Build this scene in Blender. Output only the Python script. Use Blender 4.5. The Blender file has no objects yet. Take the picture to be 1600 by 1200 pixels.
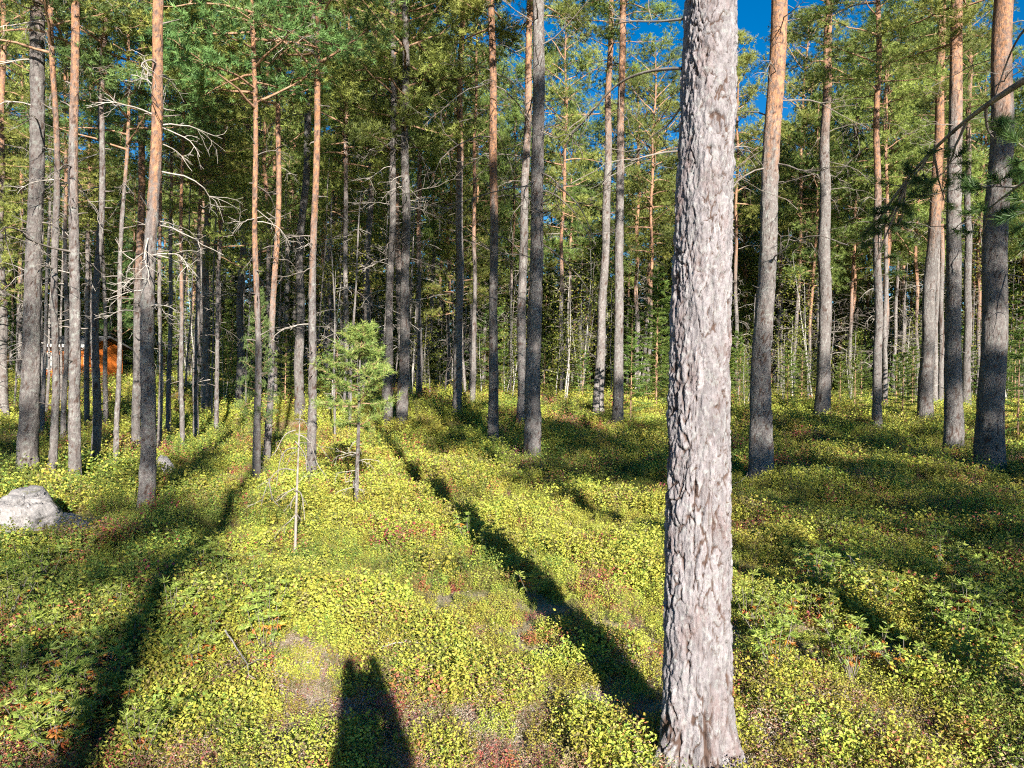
import bpy, math, random
import numpy as np
from mathutils import Vector, Matrix

# ------------------------------------------------------------------ camera, sky, sun, exposure
SC = bpy.context.scene
COL = SC.collection
F_PX, ROLL, CAM_Z = 1150.0, math.radians(1.2), 1.62
SUN_EL, SUN_AZ = math.radians(20.5), math.radians(15.0)      # azimuth to the right of straight behind the camera
TAN_EL = math.tan(SUN_EL)
SUN_D = (math.sin(SUN_AZ), -math.cos(SUN_AZ))                # horizontal direction towards the sun

cam_data = bpy.data.cameras.new('camera')
cam = bpy.data.objects.new('camera', cam_data); COL.objects.link(cam)
cam_data.sensor_width = 36.0
cam_data.lens = F_PX / 1600.0 * 36.0
cam_data.clip_start = 0.05; cam_data.clip_end = 2000.0
cr, sr = math.cos(ROLL), math.sin(ROLL)
cam.matrix_world = Matrix(((cr, -sr, 0, 0), (0, 0, -1, 0), (sr, cr, 0, CAM_Z), (0, 0, 0, 1)))
SC.camera = cam

world = bpy.data.worlds.new('World'); SC.world = world; world.use_nodes = True
wn = world.node_tree.nodes; wl = world.node_tree.links
wn.clear()
sky = wn.new('ShaderNodeTexSky'); sky.sky_type = 'NISHITA'; sky.sun_disc = False
sky.sun_elevation = SUN_EL; sky.sun_rotation = math.pi - SUN_AZ
sky.altitude = 300; sky.air_density = 1.0; sky.dust_density = 0.1; sky.ozone_density = 4.0
hs = wn.new('ShaderNodeHueSaturation'); hs.inputs['Saturation'].default_value = 1.35
bg = wn.new('ShaderNodeBackground'); bg.inputs[1].default_value = 0.050
wo = wn.new('ShaderNodeOutputWorld')
wl.new(sky.outputs[0], hs.inputs['Color']); wl.new(hs.outputs[0], bg.inputs[0]); wl.new(bg.outputs[0], wo.inputs[0])

sun_data = bpy.data.lights.new('sun', 'SUN'); sun_data.energy = 5.0; sun_data.angle = math.radians(0.55)
sun_data.color = (1.0, 0.93, 0.82)
sun = bpy.data.objects.new('sun', sun_data); COL.objects.link(sun)
sv = Vector((SUN_D[0] * math.cos(SUN_EL), SUN_D[1] * math.cos(SUN_EL), math.sin(SUN_EL)))
sun.rotation_euler = sv.to_track_quat('Z', 'Y').to_euler(); sun.location = (5, -15, 12)

SC.view_settings.view_transform = 'Standard'; SC.view_settings.look = 'None'
SC.view_settings.gamma = 1.0; SC.view_settings.exposure = 1.65; SC.view_settings.use_curve_mapping = False
SC.cycles.use_denoising = False; SC.cycles.use_adaptive_sampling = True; SC.cycles.adaptive_threshold = 0.03
SC.cycles.pixel_filter_type = 'BLACKMAN_HARRIS'; SC.cycles.filter_width = 1.15
SC.cycles.max_bounces = 4; SC.cycles.diffuse_bounces = 2; SC.cycles.glossy_bounces = 1
SC.cycles.transmission_bounces = 3; SC.cycles.transparent_max_bounces = 4

# ------------------------------------------------------------------ numpy helpers
random.seed(7); RNG = np.random.default_rng(7)

def hash2(i, j, seed=0):
    h = (i.astype(np.int64) * 374761393 + j.astype(np.int64) * 668265263 + seed * 1442695041) & 0xFFFFFFFF
    h = ((h ^ (h >> 13)) * 1274126177) & 0xFFFFFFFF
    h = (h ^ (h >> 16)) & 0xFFFFFFFF
    h = (h * 2246822519) & 0xFFFFFFFF
    return ((h ^ (h >> 15)) & 0xFFFFFF) / float(0xFFFFFF)

def vnoise(x, y, seed=0, per=None):
    x = np.asarray(x, float); y = np.asarray(y, float)
    xi = np.floor(x); yi = np.floor(y); fx = x - xi; fy = y - yi
    fx = fx * fx * (3 - 2 * fx); fy = fy * fy * (3 - 2 * fy)
    x0 = xi; x1 = xi + 1
    if per: x0 = np.mod(x0, per); x1 = np.mod(x1, per)
    a = hash2(x0, yi, seed); b = hash2(x1, yi, seed); c = hash2(x0, yi + 1, seed); d = hash2(x1, yi + 1, seed)
    return (a * (1 - fx) + b * fx) * (1 - fy) + (c * (1 - fx) + d * fx) * fy

def fbm(x, y, seed=0, oct=3):
    s = 0; a = 1; t = 0
    for k in range(oct):
        s = s + a * vnoise(x * 2 ** k, y * 2 ** k, seed + k); t += a; a *= 0.5
    return s / t

def pfbm(u, v, per, seed, oct=4, gain=0.55):
    s = 0; a = 1; t = 0
    for k in range(oct):
        s = s + a * vnoise(u * 2 ** k, v * 2 ** k, seed + 7 * k, per * 2 ** k); t += a; a *= gain
    return s / t
def terrace(n, steps, edge=0.3):
    q = n * steps; f = np.floor(q); return (f + smooth((q - f - (1 - edge)) / edge)) / steps

def voronoi(u, v, per, seed):
    ui = np.floor(u); vi = np.floor(v)
    f1 = np.full(u.shape, 9.0); f2 = np.full(u.shape, 9.0); rid = np.zeros(u.shape)
    for du in (-1, 0, 1):
        for dv in (-1, 0, 1):
            cu = ui + du; cv = vi + dv; cm = np.mod(cu, per)
            px = cu + 0.1 + 0.8 * hash2(cm, cv, seed); py = cv + 0.1 + 0.8 * hash2(cm, cv, seed + 11)
            d = np.hypot(px - u, py - v); r = hash2(cm, cv, seed + 23)
            near = d < f1
            f2 = np.where(near, f1, np.minimum(f2, d)); rid = np.where(near, r, rid); f1 = np.where(near, d, f1)
    return f1, f2, rid

def smooth(t): t = np.clip(t, 0, 1); return t * t * (3 - 2 * t)

def mesh_np(name, V, F, attrs=None, shade=False, mats=()):
    V = np.asarray(V, np.float32).reshape(-1, 3); F = np.asarray(F, np.int32)
    k = F.shape[1]; m = bpy.data.meshes.new(name)
    m.vertices.add(len(V)); m.vertices.foreach_set('co', V.ravel())
    m.loops.add(F.size); m.loops.foreach_set('vertex_index', F.ravel())
    m.polygons.add(len(F)); m.polygons.foreach_set('loop_start', np.arange(0, F.size, k, dtype=np.int32))
    m.polygons.foreach_set('loop_total', np.full(len(F), k, np.int32))
    m.polygons.foreach_set('use_smooth', np.full(len(F), shade, bool))
    for an, arr in (attrs or {}).items():
        arr = np.asarray(arr, np.float32)
        if arr.ndim == 1:
            at = m.attributes.new(an, 'FLOAT', 'POINT'); at.data.foreach_set('value', arr)
        else:
            if arr.shape[1] == 3: arr = np.hstack([arr, np.ones((len(arr), 1), np.float32)])
            at = m.attributes.new(an, 'FLOAT_COLOR', 'POINT'); at.data.foreach_set('color', arr.ravel())
    for mt in mats: m.materials.append(mt)
    m.update(calc_edges=True)
    return m

class MB:
    """collects quads: tubes and boxes; built as one mesh"""
    def __init__(s): s.V = []; s.F = []; s.n = 0
    def add(s, V, F):
        V = np.asarray(V, float).reshape(-1, 3); s.V.append(V); s.F.append(np.asarray(F, int) + s.n); s.n += len(V)
    def tube(s, P, R, n=5, cap=True):
        P = np.asarray(P, float); R = np.asarray(R, float) * np.ones(len(P)); T = np.gradient(P, axis=0)
        T /= np.linalg.norm(T, axis=1)[:, None] + 1e-9
        ref = np.array([0.31, 0.17, 0.93]) if abs(T[:, 2]).mean() < 0.8 else np.array([0.9, 0.4, 0.1])
        A = np.cross(T, ref); A /= np.linalg.norm(A, axis=1)[:, None] + 1e-9; B = np.cross(T, A)
        th = np.arange(n) * 2 * math.pi / n
        V = P[:, None] + R[:, None, None] * (A[:, None] * np.cos(th)[None, :, None] + B[:, None] * np.sin(th)[None, :, None])
        i = np.arange(len(P) - 1)[:, None] * n; j = np.arange(n)[None]; j2 = (j + 1) % n
        F = np.stack([i + j, i + j2, i + n + j2, i + n + j], -1).reshape(-1, 4)
        s.add(V, F)
    def box(s, x0, x1, y0, y1, z0, z1, M=None):
        V = np.array([(x, y, z) for z in (z0, z1) for y in (y0, y1) for x in (x0, x1)], float)
        if M is not None: V = np.array([M @ Vector(v) for v in V])
        s.add(V, [(0, 2, 3, 1), (4, 5, 7, 6), (0, 1, 5, 4), (2, 6, 7, 3), (0, 4, 6, 2), (1, 3, 7, 5)])
    def mesh(s, name, mats=(), shade=True, attrs=None):
        return mesh_np(name, np.vstack(s.V), np.vstack(s.F), attrs, shade, mats)

def link(name, data, parent=None, loc=(0, 0, 0), rot=(0, 0, 0), scale=(1, 1, 1)):
    o = bpy.data.objects.new(name, data); COL.objects.link(o); o.parent = parent
    o.location = loc; o.rotation_euler = rot; o.scale = scale
    return o
def tag(o, label=None, cat=None, group=None, kind=None):
    for k, v in (('label', label), ('category', cat), ('group', group), ('kind', kind)):
        if v: o[k] = v
    return o
def empty(name, loc, rz=0): 
    o = link(name, None, None, loc, (0, 0, rz)); o.empty_display_size = 0.2; return o

# ------------------------------------------------------------------ terrain and pixel -> ground
def terrain(x, y):
    x = np.asarray(x, float); y = np.asarray(y, float)
    h = 0.36 * smooth((-x - 5) / 20) * smooth((y - 16) / 26) + 0.66 * smooth((y - 15) / 15)
    h = h + 0.16 * (fbm(x * 0.16 + 3.1, y * 0.16 + 7.7, 5) - 0.5) * smooth(np.hypot(x, y) / 6)
    h = h + 0.36 * (fbm(x * 0.6 + 1.3, y * 0.6, 9, 3) - 0.5) * (0.35 + 0.65 * smooth(np.hypot(x, y) / 7))
    h = h + 0.55 * np.exp(-((x + 4.0) / 3.2) ** 2 - ((y - 21.5) / 1.6) ** 2)
    h = h + 9.0 * smooth((y - 66) / 90) + 0.3 * smooth((y - 40) / 40)
    return h
def ray(px, py):
    u = px - 800.0; v = 600.0 - py
    return (u * cr - v * sr) / F_PX, (u * sr + v * cr) / F_PX       # x, z per metre of depth
def ground_at(px, py, cover=0.10):
    a, b = ray(px, py); y = 1.0
    ys = 1.0 * 1.012 ** np.arange(420)
    hit = np.nonzero(CAM_Z + b * ys <= terrain(a * ys, ys) + cover)[0]
    y = float(ys[hit[0]]) if len(hit) else 150.0
    if len(hit) and hit[0] > 0:
        f = np.linspace(ys[hit[0] - 1], y, 30); g = CAM_Z + b * f - terrain(a * f, f) - cover; y = float(f[np.argmax(g <= 0)])
    return a * y, y
def at_depth(px, py, y): a, b = ray(px, py); return np.array((a * y, y, CAM_Z + b * y))
def px_of(x, y): return 800 + F_PX * x / y

# ------------------------------------------------------------------ materials
def newmat(name):
    m = bpy.data.materials.new(name); m.use_nodes = True; n = m.node_tree.nodes; n.clear()
    return m, n, m.node_tree.links
def nd(n, t, **kw):
    o = n.new(t)
    for k, v in kw.items():
        if k in o.inputs: o.inputs[k].default_value = v
        else: setattr(o, k, v)
    return o
def mixc(n, l, fac, a, b, blend='MIX'):
    o = n.new('ShaderNodeMix'); o.data_type = 'RGBA'; o.blend_type = blend
    for idx, val in ((0, fac), (6, a), (7, b)):
        if hasattr(val, 'is_output') or isinstance(val, bpy.types.NodeSocket): l.new(val, o.inputs[idx])
        else: o.inputs[idx].default_value = val if idx == 0 else (*val, 1.0)
    return o.outputs[2]
def ramp(n, l, src, p0, p1):
    o = n.new('ShaderNodeMapRange'); o.inputs[1].default_value = p0; o.inputs[2].default_value = p1; o.clamp = True
    l.new(src, o.inputs[0]); return o.outputs[0]
def noise(n, l, vec, scale, detail=4, rough=0.55):
    o = n.new('ShaderNodeTexNoise'); o.inputs['Scale'].default_value = scale; o.inputs['Detail'].default_value = detail
    o.inputs['Roughness'].default_value = rough
    if vec is not None: l.new(vec, o.inputs['Vector'])
    return o.outputs[0]

def bark_material(name, fine, near=False, birch=False):
    m, n, l = newmat(name)
    tc = n.new('ShaderNodeTexCoord'); oi = n.new('ShaderNodeObjectInfo')
    mp = n.new('ShaderNodeMapping'); mp.inputs['Scale'].default_value = (1, 1, 0.35); l.new(tc.outputs['Object'], mp.inputs[0])
    at = n.new('ShaderNodeAttribute'); at.attribute_name = 'bark'
    sp = n.new('ShaderNodeSeparateColor'); l.new(at.outputs['Color'], sp.inputs[0])
    big = noise(n, l, mp.outputs[0], 9.0 if near else 5.0, 5, 0.65); mid = noise(n, l, mp.outputs[0], 70.0 if near else 30.0, 6, 0.7)
    lich = noise(n, l, tc.outputs['Object'], 38.0 if near else 16.0, 6, 0.7)
    if birch:
        c = mixc(n, l, ramp(n, l, big, 0.4, 0.6), (0.42, 0.40, 0.37), (0.28, 0.26, 0.24))
        c = mixc(n, l, ramp(n, l, mid, 0.62, 0.68), c, (0.06, 0.05, 0.05))
    else:
        if near:
            g = mixc(n, l, ramp(n, l, mid, 0.3, 0.7), (0.145, 0.130, 0.138), (0.305, 0.282, 0.296))
            g = mixc(n, l, ramp(n, l, big, 0.52, 0.72), g, (0.180, 0.132, 0.130))
            g = mixc(n, l, ramp(n, l, lich, 0.50, 0.72), g, (0.315, 0.325, 0.320))
        else:
            g = mixc(n, l, ramp(n, l, mid, 0.3, 0.7), (0.105, 0.088, 0.085), (0.235, 0.21, 0.20))
            g = mixc(n, l, ramp(n, l, lich, 0.5, 0.68), g, (0.27, 0.28, 0.26))
        o = mixc(n, l, ramp(n, l, mid, 0.3, 0.7), (0.31, 0.145, 0.075), (0.48, 0.265, 0.145))
        o = mixc(n, l, ramp(n, l, big, 0.5, 0.75), o, (0.27, 0.165, 0.12))
        o = mixc(n, l, ramp(n, l, lich, 0.46, 0.58), o, (0.20, 0.135, 0.11))
        c = mixc(n, l, sp.outputs[0], g, o)
        tone = n.new('ShaderNodeMapRange'); l.new(sp.outputs[2], tone.inputs[0]); tone.inputs[3].default_value = 0.62; tone.inputs[4].default_value = 1.28
        tv = n.new('ShaderNodeCombineColor')
        for k in range(3): l.new(tone.outputs[0], tv.inputs[k])
        c = mixc(n, l, 1.0, c, tv.outputs[0], 'MULTIPLY')
        fis = ramp(n, l, sp.outputs[1], 0.15, 0.75)
        c = mixc(n, l, fis, (0.085, 0.055, 0.045), c)
    rv = n.new('ShaderNodeMapRange'); l.new(oi.outputs['Random'], rv.inputs[0]); rv.inputs[3].default_value = 0.82; rv.inputs[4].default_value = 1.12
    hv = n.new('ShaderNodeHueSaturation'); l.new(rv.outputs[0], hv.inputs['Value']); l.new(c, hv.inputs['Color'])
    if near: hv.inputs['Value'].default_value = 1.0; l.remove(hv.inputs['Value'].links[0])
    b = n.new('ShaderNodeBsdfPrincipled'); b.inputs['Roughness'].default_value = 0.9; b.inputs['Specular IOR Level'].default_value = 0.2
    l.new(hv.outputs[0], b.inputs['Base Color'])
    mp2 = n.new('ShaderNodeMapping'); mp2.inputs['Scale'].default_value = (1, 1, 0.3); l.new(tc.outputs['Object'], mp2.inputs[0])
    h1 = noise(n, l, mp2.outputs[0], fine, 8, 0.72)
    bp = n.new('ShaderNodeBump'); bp.inputs['Strength'].default_value = 1.0; bp.inputs['Distance'].default_value = 0.010 if near else 0.06
    l.new(h1, bp.inputs['Height']); l.new(bp.outputs[0], b.inputs['Normal'])
    out = n.new('ShaderNodeOutputMaterial'); l.new(b.outputs[0], out.inputs[0])
    return m

def leaf_material(name, trans=0.3, tint=None, rough=0.5, spec=0.3, vary=0.15):
    """colour from the per-leaf 'col' attribute; tint multiplies it"""
    m, n, l = newmat(name)
    at = n.new('ShaderNodeAttribute'); at.attribute_name = 'col'
    oi = n.new('ShaderNodeObjectInfo'); c = at.outputs['Color']
    if tint: c = mixc(n, l, 1.0, c, tint, 'MULTIPLY')
    hv = n.new('ShaderNodeHueSaturation'); l.new(c, hv.inputs['Color'])
    for inp, lo, hi in (('Hue', 0.5 - vary * 0.16, 0.5 + vary * 0.12), ('Value', 1 - vary, 1 + vary)):
        r = n.new('ShaderNodeMapRange'); l.new(oi.outputs['Random'], r.inputs[0]); r.inputs[3].default_value = lo; r.inputs[4].default_value = hi
        l.new(r.outputs[0], hv.inputs[inp])
    b = n.new('ShaderNodeBsdfPrincipled'); b.inputs['Roughness'].default_value = rough; b.inputs['Specular IOR Level'].default_value = spec
    l.new(hv.outputs[0], b.inputs['Base Color'])
    t = n.new('ShaderNodeBsdfTranslucent'); l.new(hv.outputs[0], t.inputs[0])
    mx = n.new('ShaderNodeMixShader'); mx.inputs[0].default_value = trans; l.new(b.outputs[0], mx.inputs[1]); l.new(t.outputs[0], mx.inputs[2])
    out = n.new('ShaderNodeOutputMaterial'); l.new(mx.outputs[0], out.inputs[0])
    return m

def plain_material(name, c1, c2, scale=8, rough=0.8, bump=0.3, dist=0.01, stretch=(1, 1, 1), spec=0.3, lo=0.35, hi=0.65):
    m, n, l = newmat(name)
    tc = n.new('ShaderNodeTexCoord'); mp = n.new('ShaderNodeMapping'); mp.inputs['Scale'].default_value = stretch
    l.new(tc.outputs['Object'], mp.inputs[0])
    f = noise(n, l, mp.outputs[0], scale, 6, 0.65)
    c = mixc(n, l, ramp(n, l, f, lo, hi), c1, c2)
    b = n.new('ShaderNodeBsdfPrincipled'); b.inputs['Roughness'].default_value = rough; b.inputs['Specular IOR Level'].default_value = spec
    l.new(c, b.inputs['Base Color'])
    bp = n.new('ShaderNodeBump'); bp.inputs['Strength'].default_value = bump; bp.inputs['Distance'].default_value = dist
    l.new(noise(n, l, mp.outputs[0], scale * 4, 6, 0.7), bp.inputs['Height']); l.new(bp.outputs[0], b.inputs['Normal'])
    out = n.new('ShaderNodeOutputMaterial'); l.new(b.outputs[0], out.inputs[0])
    return m

M_BARK_NEAR = bark_material('bark_near', 90.0, near=True)
M_BARK = bark_material('bark', 22.0)
M_BIRCH = bark_material('birch_bark', 20.0, birch=True)
M_DEADWOOD = plain_material('dead_wood', (0.10, 0.082, 0.07), (0.25, 0.22, 0.195), 9, 0.9)
M_GREYWOOD = plain_material('grey_dead_wood', (0.16, 0.14, 0.12), (0.30, 0.27, 0.245), 14, 0.9)
M_PALEWOOD = plain_material('pale_dead_wood', (0.26, 0.23, 0.20), (0.44, 0.40, 0.36), 14, 0.9)
M_LIMB = plain_material('limb_bark', (0.22, 0.12, 0.07), (0.36, 0.23, 0.15), 6, 0.9)
M_NEEDLE = leaf_material('pine_needles', 0.30, rough=0.45)
M_LEAF = leaf_material('heath_leaves', 0.30, rough=0.45, vary=0.0)
M_LEAF2 = leaf_material('shrub_leaves', 0.35, rough=0.45, vary=0.12)

def ground_material():
    m, n, l = newmat('forest_floor')
    tc = n.new('ShaderNodeTexCoord'); P = tc.outputs['Object']
    a = noise(n, l, P, 1.1, 5, 0.6); b_ = noise(n, l, P, 22.0, 6, 0.75); d = noise(n, l, P, 90.0, 4, 0.7)
    litter = mixc(n, l, ramp(n, l, b_, 0.35, 0.65), (0.28, 0.20, 0.145), (0.52, 0.43, 0.36))
    litter = mixc(n, l, ramp(n, l, d, 0.5, 0.7), litter, (0.60, 0.53, 0.47))
    moss = mixc(n, l, ramp(n, l, b_, 0.35, 0.65), (0.11, 0.12, 0.022), (0.27, 0.265, 0.060))
    sep = n.new('ShaderNodeSeparateXYZ'); l.new(P, sep.inputs[0])
    far = ramp(n, l, sep.outputs[1], 4.2, 6.2)                      # the trodden, lichen-rich edge lies nearest the path
    mm = n.new('ShaderNodeMath'); mm.operation = 'ADD'; l.new(far, mm.inputs[0]); l.new(ramp(n, l, a, 0.45, 0.62), mm.inputs[1])
    mm2 = n.new('ShaderNodeMath'); mm2.operation = 'MULTIPLY'; mm2.use_clamp = True; l.new(mm.outputs[0], mm2.inputs[0]); mm2.inputs[1].default_value = 0.7
    c = mixc(n, l, mm2.outputs[0], litter, moss)
    b = n.new('ShaderNodeBsdfPrincipled'); b.inputs['Roughness'].default_value = 0.95; b.inputs['Specular IOR Level'].default_value = 0.1
    l.new(c, b.inputs['Base Color'])
    bp = n.new('ShaderNodeBump'); bp.inputs['Strength'].default_value = 1.0; bp.inputs['Distance'].default_value = 0.03
    l.new(noise(n, l, P, 45.0, 8, 0.75), bp.inputs['Height']); l.new(bp.outputs[0], b.inputs['Normal'])
    out = n.new('ShaderNodeOutputMaterial'); l.new(b.outputs[0], out.inputs[0])
    return m

# ------------------------------------------------------------------ ground sheet (to the horizon)
def build_ground():
    def axis(stops):
        out = [stops[0][0]]
        for (a, step), (b, _) in zip(stops[:-1], stops[1:]):
            k = max(1, int(round((b - a) / step))); out += list(a + (b - a) * (np.arange(1, k + 1) / k))
        return np.array(out)
    xs = axis([(-900, 60), (-120, 4), (-30, 0.6), (-8, 0.14), (8, 0.6), (30, 4), (120, 60), (900, 1)])
    ys = axis([(-900, 60), (-120, 5), (-20, 1.0), (1, 0.12), (14, 0.35), (45, 2), (120, 60), (900, 1)])
    X, Y = np.meshgrid(xs, ys); Z = terrain(X, Y)
    nx = len(xs); i = (np.arange(len(ys) - 1)[:, None] * nx + np.arange(nx - 1)[None]).ravel()
    F = np.stack([i, i + 1, i + nx + 1, i + nx], -1)
    me = mesh_np('ground', np.stack([X, Y, Z], -1), F, None, True, [ground_material()])
    tag(link('ground', me), 'mossy forest floor with litter under the pines', None, None, 'structure')
build_ground()

# ------------------------------------------------------------------ trunks
def trunk_path(lean, wob, seed, H):
    r = random.Random(seed); p1, p2, q1, q2 = (r.uniform(0, 6.28) for _ in range(4))
    def path(z):
        z = np.asarray(z, float)
        k = wob * np.minimum(1, z / 1.5)
        x = lean[0] * z + k * (np.sin(z * 0.55 + p1) - math.sin(p1)) * 0.6 + k * 0.35 * np.sin(z * 1.7 + p2)
        y = lean[1] * z + k * (np.sin(z * 0.5 + q1) - math.sin(q1)) * 0.6 + k * 0.35 * np.sin(z * 1.6 + q2)
        return x, y
    return path

def trunk_mesh(name, path, r0, H, segs, zs, line, seed, cell=0.05, deep=0.010, mat=None, flare=0.14, flare_h=0.16, taper=0.45, roots=0, small=0.0, swell=0.2):
    """line = (height where orange bark begins, height where it is complete)"""
    zs = np.asarray(zs); th = np.arange(segs) * 2 * math.pi / segs
    Z, T = np.meshgrid(zs, th, indexing='ij')
    R = r0 * ((np.clip(1 - Z / H, 0.0, 1) ** taper * 0.97 + 0.03) * (1 - swell) + swell * np.exp(-np.clip(Z, 0, None) / 1.2))
    R = R * (1 + flare * np.exp(-np.clip(Z + 0.05, 0, None) / flare_h))
    R = R * (1 + 0.05 * np.sin(T * 2 + seed) * np.sin(Z * 0.8 + seed) + 0.035 * np.sin(T * 3 + Z * 1.3 + seed * 2))
    if roots: R = R * (1 + 0.26 * np.exp(-np.clip(Z, 0, None) / 0.15) * np.cos(T * roots + 1.0 + 0.6 * np.sin(T)))
    per = max(5, int(round(2 * math.pi * r0 / cell)))
    U = T / (2 * math.pi) * per
    stretch = 2.6 - 1.3 * smooth(Z / max(line[0], 0.5))                 # long plates low on the stem, short scales higher up
    # integrate the stretch so that cells do not shear
    dz = np.gradient(zs); sv_ = np.cumsum(dz / (cell * ((3.2 if small > 0 else 2.6) - (1.8 if small > 0 else 1.3) * smooth(zs / max(line[0], 0.5)))))
    Vv = sv_[:, None] * np.ones_like(T)
    w1 = (pfbm(U * 0.9, Vv * 0.9, max(3, int(per * 0.9)) if False else per, seed + 3, 3) - 0.5) * 2.2
    w2 = (pfbm(U, Vv * 0.8, per, seed + 4, 3) - 0.5) * 2.0
    f1, f2, rid = voronoi(U + w1, Vv + w2, per, seed)
    crack = smooth((f2 - f1) / 0.20)
    open_ = smooth((pfbm(U * 1.0, Vv * 0.45, per, seed + 60, 3) - 0.40) / 0.16)      # cracks gape only here and there
    crack = 1 - (1 - crack) * (0.35 + 0.65 * open_)
    orange = smooth((Z + (vnoise(np.cos(T) * 2 + 9, Z * 1.2 + np.sin(T) * 2, seed + 8) - 0.5) * 1.6 - line[0]) / max(0.3, line[1] - line[0]))
    amp = deep * (1 - 0.72 * orange)
    layer = terrace(pfbm(U * 2.0 + w2 * 0.6, Vv * 1.6, per * 2, seed + 70, 4, 0.6), 7, 0.2) if small > 0 else terrace(pfbm(U * 1.0 + w2 * 0.3, Vv * 0.9, per, seed + 70, 4, 0.6), 7)
    disp = amp * (crack * 0.8 + (layer - 0.5) * 1.5 + (rid - 0.5) * 0.45 - 0.5); plate = crack
    if small > 0:                                                       # long furrows in the oldest bark low on the stem
        fn = pfbm(U + w1 * 0.25, Vv * 0.20, per, seed + 33, 2, 0.4)
        fur = smooth((np.abs(fn - 0.45) - 0.004) / 0.05); fur = 1 - (1 - fur) * smooth((pfbm(U, Vv * 0.3, per, seed + 35, 2) - 0.34) / 0.14); low = 1 - 0.8 * smooth((Z - 1.0) / 1.4)
        disp = disp - 0.014 * (1 - fur) * low; plate = np.minimum(plate, 1 - (1 - fur) * low)
    if small > 0:
        fl = terrace(pfbm(U * 3, Vv * 2.2, per * 3, seed + 80, 4, 0.65), 6, 0.14)
        g1, g2, rid2 = voronoi(U * 3 + w1 * 3.5, Vv * 2.0 + w2 * 3.5, per * 3, seed + 40)
        sc = smooth((g2 - g1) / 0.16); gap = smooth((pfbm(U * 2, Vv * 1.3, per * 2, seed + 90, 3) - 0.45) / 0.12)
        sc = 1 - (1 - sc) * gap
        disp = disp + small * ((fl - 0.5) * 2.6 + sc * 0.6 + (rid2 - 0.5) * 0.8)
        plate = np.minimum(plate, 0.30 + 0.70 * sc); rid = 0.35 * rid + 0.25 * rid2 + 0.4 * np.clip((fl - 0.2) * 1.6, 0, 1)
    else: rid = 0.5 * rid + 0.5 * layer
    R = R + disp * np.clip(R / r0, 0.2, 1)
    px, py = path(zs)
    V = np.stack([px[:, None] + R * np.cos(T), py[:, None] + R * np.sin(T), Z], -1)
    i = np.arange(len(zs) - 1)[:, None] * segs; j = np.arange(segs)[None]; j2 = (j + 1) % segs
    F = np.stack([i + j, i + j2, i + segs + j2, i + segs + j], -1).reshape(-1, 4)
    A = np.stack([orange, plate, rid], -1).reshape(-1, 3)
    return mesh_np(name, V, F, {'bark': A}, True, [mat or M_BARK])

def radius_at(r0, H, z, taper=0.45): return 0.8 * r0 * (max(0, 1 - z / H) ** taper * 0.97 + 0.03)

# ------------------------------------------------------------------ branches and crowns
def rand_unit(n, rng): 
    v = rng.normal(size=(n, 3)); return v / np.linalg.norm(v, axis=1)[:, None]

def curve_pts(p, d, L, n, rng, droop=0.0, wander=0.25, up=0.0):
    P = [np.array(p, float)]; d = np.array(d, float); d /= np.linalg.norm(d)
    st = L / (n - 1)
    for k in range(n - 1):
        d = d + rng.normal(size=3) * wander * st / max(L, 0.2) * 2.2 + np.array([0, 0, (-droop + up * k / n)]) * st / max(L, 0.2) * 1.6
        d /= np.linalg.norm(d); P.append(P[-1] + d * st)
    return np.array(P)

def dead_branch(mb, p, d, L, r, rng, droop=0.35, kids=5, depth=2, n=8, sides=4):
    P = curve_pts(p, d, L, n, rng, droop, 0.5)
    mb.tube(P, np.linspace(r, max(0.002, r * 0.3), n), sides if depth > 1 else 3)
    if depth <= 0: return P
    for k in range(kids):
        i = rng.integers(max(1, n // 4), n - 1); t = P[i] - P[i - 1]; t /= np.linalg.norm(t)
        s = rand_unit(1, rng)[0]; s -= t * s.dot(t); s /= np.linalg.norm(s) + 1e-9; s[2] *= 0.6
        dead_branch(mb, P[i], t * 0.7 + s * 0.9, L * rng.uniform(0.22, 0.5), r * 0.5, rng, droop * rng.uniform(-0.6, 1.3), max(1, kids - 3), depth - 1, max(4, n - 3), 3)
    return P

def needle_tris(P, D, per, L, W, tw, rng, spread=0.9):
    """bottle-brush shoots at P pointing along D"""
    m = len(P); P = np.repeat(P, per, 0); D = np.repeat(D, per, 0); N = m * per
    s = rand_unit(N, rng); s -= D * (s * D).sum(1)[:, None]; s /= np.linalg.norm(s, axis=1)[:, None] + 1e-9
    t = rng.uniform(0, 1, N)
    nd_ = D * rng.uniform(0.35, 0.9, N)[:, None] + s * spread; nd_ /= np.linalg.norm(nd_, axis=1)[:, None]
    b = P + D * (t * tw)[:, None]; Ln = L * rng.uniform(0.75, 1.15, N)
    w = np.cross(nd_, rand_unit(N, rng)); w /= np.linalg.norm(w, axis=1)[:, None] + 1e-9; w *= W
    return np.stack([b - w, b + w, b + nd_ * Ln[:, None]], 1).reshape(-1, 3)

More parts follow.
